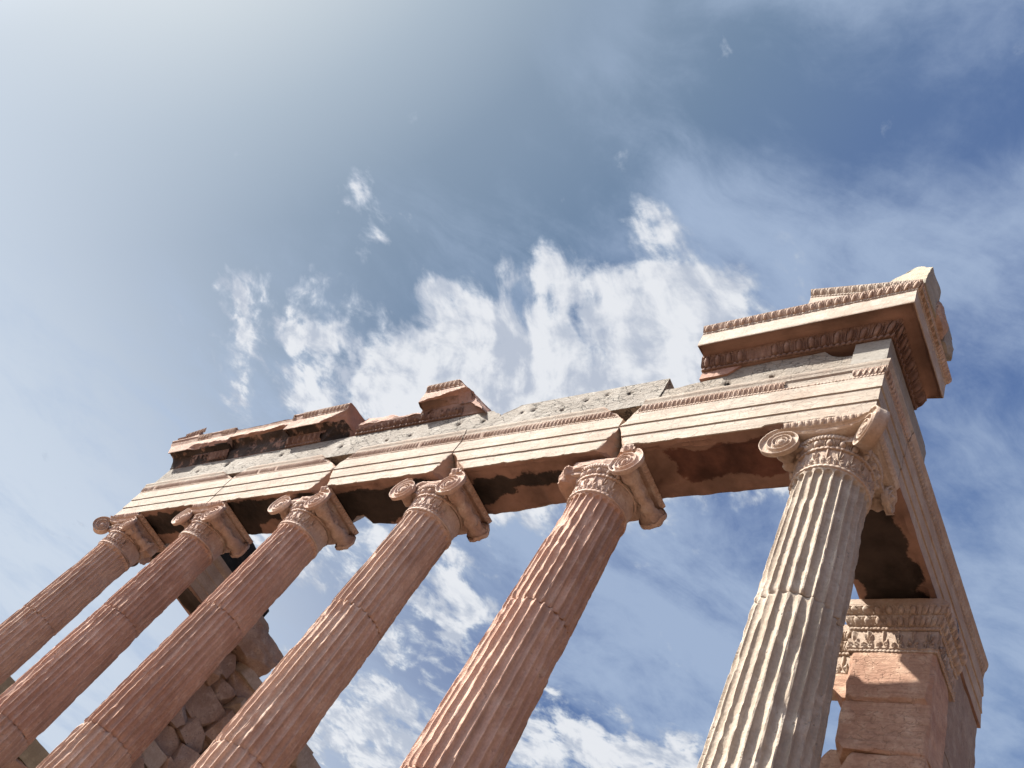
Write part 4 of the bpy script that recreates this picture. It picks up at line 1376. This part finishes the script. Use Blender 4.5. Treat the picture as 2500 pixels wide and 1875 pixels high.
cornice('broken cornice lump standing alone left of centre, split open on its underside', front(-5.33, -3.9), (-4.8, 0, 7.79),
        [cut_plane((-4.70, -0.613, 8.20), (0.72, -0.30, 0.62), 0.04, 3, 71), both(cut_plane((-4.66, -0.613, 8.07), (0.20, -0.42, -0.86), 0.05, 3.2, 72), cut_plane((0, -0.47, 0), (0, -1, 0), 0.02, 4, 79)),
         cut_plane((-5.31, -0.60, 8.0), (-1, -0.25, -0.1), 0.015, 5, 73)], 52, M_OLDC, wear=0.4, rough=0.004,
        bed_cuts=[cut_plane((-4.60, 0, 0), (1, 0, 0), 0.02, 5, 4)])
cornice('low remnant of cornice with a row of eggs beside the standing lump', front(-6.50, -5.34), (-5.9, 0, 7.79),
        [cut_plane((0, -0.445, 7.95), (0, -1, 0.12), 0.03, 4, 74), cut_plane((-5.6, 0, 8.08), (0.16, -0.25, 1), 0.05, 3.5, 75),
         cut_plane((-6.47, -0.4, 8.0), (-1, 0, 0.25), 0.03, 5, 76)], 53, M_OLDC, wear=0.15, topm=False, rough=0.004)


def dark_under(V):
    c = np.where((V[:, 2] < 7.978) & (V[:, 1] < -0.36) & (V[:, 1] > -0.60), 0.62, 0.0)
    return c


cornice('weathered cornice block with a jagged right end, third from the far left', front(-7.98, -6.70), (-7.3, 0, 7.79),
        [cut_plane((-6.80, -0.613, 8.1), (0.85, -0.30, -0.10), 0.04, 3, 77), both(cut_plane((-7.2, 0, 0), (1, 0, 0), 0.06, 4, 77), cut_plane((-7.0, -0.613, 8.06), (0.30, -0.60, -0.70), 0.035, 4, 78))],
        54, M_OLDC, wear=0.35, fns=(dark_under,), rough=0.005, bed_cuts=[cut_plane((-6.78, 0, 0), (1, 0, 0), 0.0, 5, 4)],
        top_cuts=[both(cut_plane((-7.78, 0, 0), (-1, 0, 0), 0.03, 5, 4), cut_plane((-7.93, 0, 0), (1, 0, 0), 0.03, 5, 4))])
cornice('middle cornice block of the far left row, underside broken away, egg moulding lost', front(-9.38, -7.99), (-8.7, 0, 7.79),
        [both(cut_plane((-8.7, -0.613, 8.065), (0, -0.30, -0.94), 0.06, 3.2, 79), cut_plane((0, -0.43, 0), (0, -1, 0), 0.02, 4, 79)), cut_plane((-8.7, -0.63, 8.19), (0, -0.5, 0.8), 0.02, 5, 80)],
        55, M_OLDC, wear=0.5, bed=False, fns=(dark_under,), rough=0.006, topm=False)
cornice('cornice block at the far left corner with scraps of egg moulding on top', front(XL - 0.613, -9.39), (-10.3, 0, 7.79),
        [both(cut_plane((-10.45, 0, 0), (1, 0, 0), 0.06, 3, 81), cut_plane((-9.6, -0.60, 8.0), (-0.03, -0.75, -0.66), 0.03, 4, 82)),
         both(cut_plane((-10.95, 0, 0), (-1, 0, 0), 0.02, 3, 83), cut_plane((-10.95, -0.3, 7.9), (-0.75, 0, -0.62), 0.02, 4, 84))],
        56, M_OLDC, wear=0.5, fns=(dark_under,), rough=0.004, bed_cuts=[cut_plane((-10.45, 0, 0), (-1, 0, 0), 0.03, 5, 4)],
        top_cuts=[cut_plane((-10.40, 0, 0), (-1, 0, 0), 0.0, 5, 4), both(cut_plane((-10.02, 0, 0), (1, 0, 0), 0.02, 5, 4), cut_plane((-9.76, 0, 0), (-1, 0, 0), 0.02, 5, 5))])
# scraps of an upper tier on the far left corner
t = thing('raking_cornice', 'broken scrap of sloping upper moulding on the far left cornice corner', 'cornice', (-10.6, -0.5, 8.25))
V, F, at = sweep(front(-11.15, -10.30), [(0.2, 8.2475), (0.610, 8.2475), (0.62, 8.30), (0.645, 8.33), (0.2, 8.34)], 0.03, 0.025,
                 [cut_plane((-10.55, 0, 8.30), (0.5, 0, 0.85), 0.03, 6, 91)], 0.006, 8, 63)
V[:, 2] += np.clip((V[:, 2] - 8.25) / 0.05, 0, 1) * (V[:, 0] + 11.15) * 0.20
add('sloping_slab', V, F, M_OLDC, t, at)
V, F = strip(front(-10.95, -10.48), [(0.622, 8.31), (0.632, 8.33), (0.655, 8.37), (0.665, 8.385)], egg_dart, 0.077, 0.018, 14, 10, (), 8, 0.3)
V[:, 2] += (V[:, 0] + 11.15) * 0.20 - 0.03
add('egg_moulding', V, outward(V, F, front(-10.95, -10.48)), M_OLDC, t, closed=False)

# broken stones lying on the corner cornice
V, F, at = box_grid(0.30, 0.68, -0.62, -0.24, 8.25, 8.97, 0.014, 201, 4, 30,
                    [cut_plane((0.33, -0.5, 8.45), (-0.93, 0, 0.30), 0.02, 5, 1), cut_plane((0.5, -0.62, 8.33), (0, -0.95, 0.20), 0.008, 6, 2),
                     cut_plane((0.67, -0.5, 8.82), (0.7, 0, 0.7), 0.02, 6, 3), cut_plane((0.45, -0.30, 8.88), (0, 0.6, 0.8), 0.03, 5, 4)], 0.25)
tag(add('gutter_block', V, F, M_NEWG, None, at), 'upright pale stone with rounded top on the corner of the cornice', 'stone')
V, F = rock((0.55, -0.14, 8.40), (0.33, 0.34, 0.32), 203, 0.14, 0.5, 22, 2.0)
tag(add('broken_stone', V, F, M_OLDC), 'lumpy reddish broken stone behind the upright stone on the cornice edge', 'stone', 'broken stones on the cornice')
V, F = rock((0.53, 0.13, 8.45), (0.34, 0.27, 0.42), 207, 0.10, 0.35, 22, 2.0)
tag(add('broken_stone', V, F, M_SMOOTH), 'grey angular broken stone at the rear end of the cornice edge', 'stone', 'broken stones on the cornice')

# ---- pier at the right with carved capital
PX0, PX1, PY = -0.300, 0.375, 1.65
t = thing('pier', 'honey coloured square pier with a carved capital behind the near corner column', 'pier', (0.04, 1.9, 0))
zs = [0.0, 1.2, 2.3, 3.35, 4.35, 5.04, 5.52, 6.03]
for i in range(7):
    ins = [0.01, 0.0, 0.012, 0.0, 0.022, 0.010, -0.010][i]
    cuts = [cut_plane((PX1 - 0.03, PY, 0), (0.8, -0.7, 0), 0.03, 4, 300 + i), cut_plane((PX0 + 0.03, PY, 0), (-0.8, -0.7, 0), 0.03, 4, 310 + i),
            cut_plane((0, PY + 0.008, zs[i] + 0.02), (0, -0.8, -0.6), 0.02, 6, 320 + i)]
    if i >= 4:
        cuts.append(cut_plane((PX0 + 0.04, PY + .05, zs[i] + 0.05), (-0.8, -0.3, -0.7), 0.04, 4, 330 + i))
    if i == 4:
        cuts.append(cut_plane((-0.18, PY, zs[i + 1] - 0.06), (-0.7, -0.5, 0.3), 0.05, 4, 340 + i))
    V, F, at = box_grid(PX0, PX1, PY + ins, 2.10, zs[i] + 0.004, zs[i + 1] - 0.003, 0.016, 300 + i, 3.2, 40, cuts)
    add('shaft_block', V, F, M_ANTA, t, {'broken': at['broken'] * 0.3})
pc = [(PX0, 2.02, -1, 0), (PX0, PY, -1, -1), (PX1, PY, 1, -1), (PX1, 2.20, 1, 0)]
pl = [(-0.66, 1.96, 0, -1), (PX0 - 0.055, 1.96, 0, -1)]
CAPP = [(-0.10, 6.03), (0.006, 6.03), (0.006, 6.27), (0.02, 6.30), (0.03, 6.32), (0.055, 6.40), (0.06, 6.42), (0.09, 6.495), (0.094, 6.50), (0.094, 6.575), (-0.10, 6.575)]
for nm, pth, zo in (('front', pc, 0), ('inner', pl, 0)):
    V, F, at = sweep(pth, CAPP, 0.02, 0.02, [cut_plane((PX1 + 0.07, PY - 0.06, 0), (0.8, -0.7, 0), 0.02, 6, 7)] if nm == 'front' else [], 0.004, 9, 351, oref=0.03)
    cp = add('pier_capital', V, F, M_CAPP, t, at)
    for cv, rl, pt, am, nv, w in (([(0.010, 6.048), (0.009, 6.15), (0.014, 6.262)], anthemion, 0.128, 0.026, 28, 0.1),
                                  ([(0.010, 6.028), (0.018, 6.032), (0.018, 6.046), (0.010, 6.052)], beads, 0.034, 0.008, 6, 0.3),
                                  ([(0.016, 6.268), (0.028, 6.273), (0.030, 6.29), (0.024, 6.30)], beads, 0.034, 0.009, 6, 0.3),
                                  ([(0.028, 6.305), (0.034, 6.325), (0.052, 6.375), (0.064, 6.40)], egg_dart, 0.088, 0.034, 12, 0.1),
                                  ([(0.062, 6.412), (0.067, 6.43), (0.086, 6.47), (0.098, 6.495)], egg_dart, 0.088, 0.034, 12, 0.1)):
        V, F = strip(pth, cv, rl, pt, am, 22 if rl is anthemion else 14, nv, (), 9, w, oref=0.04)
        if nm == 'front':
            c = np.array([0.04, 2.1, 6.3])
        else:
            c = np.array([-0.5, 2.4, 6.3])
        add('carved_band', V, orient(V, F, c), M_CAPP, cp, closed=False)
V, F, at = box_grid(PX0 + .02, PX1 - .02, PY + 0.05, 2.15, 6.02, 6.583, 0.002, 3, 5, 8)
add('pier_core', V, F, M_CAPP, t, at)
V, F, at = box_grid(-0.66, -0.2, 2.02, 2.25, 6.02, 6.583, 0.004, 3, 5, 10)
add('pier_core', V, F, M_CAPP, t, at)

# small iron clamp hanging beside the capital
t = thing('iron_clamp', 'small black iron clamp hanging beside the carved pier capital', 'clamp', (0.50, 2.0, 6.5))
V, F = rock((0.452, 1.86, 6.56), (0.03, 0.10, 0.09), 9, 0.1, 0.3, 10)
add('hook', V, F, M_IRON, t)
V, F = rock((0.457, 1.89, 6.49), (0.03, 0.05, 0.12), 10, 0.1, 0.3, 10)
add('shank', V, F, M_IRON, t)

# ---- side wall behind the pier (right)
t = thing('side_wall', 'ashlar side wall under the long side architrave at the far right', 'wall', (0.0, 2.7, 0))
rs = np.random.RandomState(4)
zc = [0.0, 0.55, 1.1, 1.65, 2.2, 2.75, 3.3, 3.85, 4.4, 4.95, 5.5, 6.04, 6.575]
for i in range(len(zc) - 1):
    ys = [2.11, 2.62 if i % 2 else 2.9, 3.12]
    for a, b in zip(ys[:-1], ys[1:]):
        V, F, at = box_grid(-0.24, 0.355 + rs.uniform(-.004, .004), a + 0.002, b - 0.002 + (rs.uniform(-.04, .03) if b > 3 else 0), zc[i] + 0.0035, zc[i + 1] - 0.0035, 0.007, 400 + i, 5, 14,
                            [cut_plane((0.36, 3.10, 0), (1, 1, 0), 0.03, 5, i)] if b > 3 else [])
        add('wall_block', V, F, M_WALL, t, at)

# ---- broken cross wall stub left of the pier
t = thing('broken_wall', 'broken reddish stub of cross wall rising left of the square pier', 'wall', (-0.5, 2.1, 0))
for i, (x0, x1, z0, z1, sd) in enumerate([(-0.78, -0.29, 0.0, 1.1, 1), (-0.72, -0.29, 1.1, 2.2, 2), (-0.74, -0.29, 2.2, 3.2, 3), (-0.66, -0.29, 3.2, 4.1, 4),
                                          (-0.68, -0.29, 4.1, 4.75, 5), (-0.56, -0.29, 4.75, 5.22, 6), (-0.50, -0.29, 5.76, 6.02, 7)]):
    V, F, at = box_grid(x0, x1 + 0.0, 1.90, 2.25, z0, z1, 0.02, 500 + sd, 4, 18,
                        [cut_plane((x0 + .06, 1.95, z1 - 0.1), (-0.8, -0.2, 0.5), 0.06, 3, sd)] if i < 6 else [cut_plane((-0.40, 2, 5.76), (-0.7, 0, -0.7), 0.02, 4, 3)])
    add('stone_block', V, F, M_ANTA, t, {'broken': at['broken'] * .5})

# ---- ruined rubble wall at the far left, inner face towards the viewer
t = thing('rubble_wall', 'ruined rubble wall of jagged blocks behind the left columns', 'wall', (XL, 4.0, 0))
V, F, at = box_grid(XL - 0.33, XL + 0.02, 2.0, 9.0, -0.02, 6.45, 0.10, 600, 1.6, 60, [cut_plane((0, 7.5, 6.0), (0, 0.5, 1), 0.3, 1.0, 3)])
add('wall_core', V, F, M_RUB, t, at)
rs = np.random.RandomState(12)
z = 6.52
row = 0
light = 0
while z > 2.0:
    hgt = rs.uniform(0.26, 0.50)
    if row == 0:
        hgt = 0.34
    y = 1.84 + rs.uniform(-0.06, 0.12)
    while y < 8.8:
        wd = rs.uniform(0.30, 0.85)
        dep = rs.uniform(0.30, 0.55)
        px = XL + 0.16 + rs.uniform(-0.10, 0.10)
        sd = int(rs.randint(1, 9999))
        flat = rs.rand() < 0.28
        rr = np.random.RandomState(sd)
        cc = []
        hw_, hh_ = wd / 2, hgt / 2
        for q_ in range(1 if flat else 4):
            dn = np.array([rr.uniform(0.1, 1.0), rr.choice([-1, 1]) * rr.uniform(0.2, 1), rr.choice([-1, 1]) * rr.uniform(0.2, 1)])
            dn /= np.linalg.norm(dn)
            ext = dn[0] * dep / 2 + abs(dn[1]) * hw_ + abs(dn[2]) * hh_
            cc.append(cut_plane(dn * ext * rr.uniform(0.58, 0.92), dn, 0.03, 5.0, sd + q_))
        V, F, at = box_grid(-dep / 2, dep / 2, -hw_ * 1.04, hw_ * 1.04, -hh_ * 1.04, hh_ * 1.04, 0.008, sd, 6, 18, cc)
        an = rr.uniform(-0.22, 0.22)
        V = np.stack([V[:, 0] * math.cos(an) - V[:, 1] * math.sin(an), V[:, 0] * math.sin(an) + V[:, 1] * math.cos(an), V[:, 2]], 1)
        V += np.array([px - dep / 2 + 0.1, y + wd / 2, z - hgt / 2])
        ta = rs.uniform(-0.16, 0.16) if not flat else rs.uniform(-0.05, 0.05)
        yc, zc_ = y + wd / 2, z - hgt / 2
        dy, dz = V[:, 1] - yc, V[:, 2] - zc_
        V[:, 1], V[:, 2] = yc + dy * math.cos(ta) - dz * math.sin(ta), zc_ + dy * math.sin(ta) + dz * math.cos(ta)
        if row > 1 or y < 7:
            add('rubble_block', V, F, M_RUBL if flat else M_RUB, t, sharp=14)
        y += wd
    z -= hgt
    row += 1
# capping slab and bulging block at the top of the wall
V, F = rock((XL - 0.0, 2.72, 6.86), (0.80, 0.95, 0.56), 611, 0.10, 0.25, 24, 1.5)
tag(add('fallen_block', V, F, M_RUB), 'bulging rounded block overhanging the top of the rubble wall', 'stone')
V, F, at = box_grid(XL - 0.25, XL + 0.27, 2.70, 4.9, 6.42, 6.60, 0.015, 613, 3, 26, [cut_plane((XL + .25, 2.8, 6.6), (1, -1, 0), 0.04, 3, 3)])
tag(add('capping_slab', V, F, M_RUBL, None, at), 'flat pitted capping slab lying along the top of the rubble wall', 'stone')

# pier carrying the far left architrave
t = thing('pier', 'plain square pier under the far left architrave, hidden behind the columns', 'pier', (XL, 1.85, 0))
for i, (z0, z1) in enumerate([(0, 1.5), (1.5, 3.0), (3.0, 4.4), (4.4, 5.6)]):
    V, F, at = box_grid(XL - 0.34, XL + 0.12, 1.72, 2.1, z0 + .002, z1 - .002, 0.012, 620 + i, 4, 14)
    add('shaft_block', V, F, M_RUB, t, at)

# ---- grey restored wall stub beyond the left end
t = thing('restored_wall', 'low greenish grey restored wall with an uneven top, beyond the leftmost columns', 'wall', (-14, 3, 0))
rs = np.random.RandomState(5)
for row, (z0, z1) in enumerate([(0, 0.8), (0.8, 1.6), (1.6, 2.4), (2.4, 3.1), (3.1, 3.7), (3.7, 4.28), (4.28, 4.95)]):
    y = 0.9 + 0.25 * (row % 2)
    k = 0
    while y < 3.6:
        wd = rs.uniform(0.55, 0.8)
        top = z1
        if row == 6:
            if k in (1,):
                top = z1 + 0.02
            elif k == 3:
                top = z1 - 0.30
            elif k > 3:
                break
            else:
                top = z1 - 0.02
        mt = M_GWALL if rs.rand() < 0.65 else M_RUB
        if mt is M_GWALL:
            V, F, at = box_grid(-14.5, -14 + rs.uniform(-.03, .03), y + 0.005, y + wd - 0.005, z0 + .003, top - .003, 0.012, 700 + row * 10 + k, 4, 12)
            add('wall_block', V, F, mt, t, at)
        else:
            V, F = rock((-14.25, y + wd / 2, (z0 + top) / 2), (0.55, wd * 1.02, top - z0 + 0.03), 800 + row * 10 + k, 0.10, 0.25, 12)
            add('wall_block', V, F, mt, t)
        y += wd
        k += 1
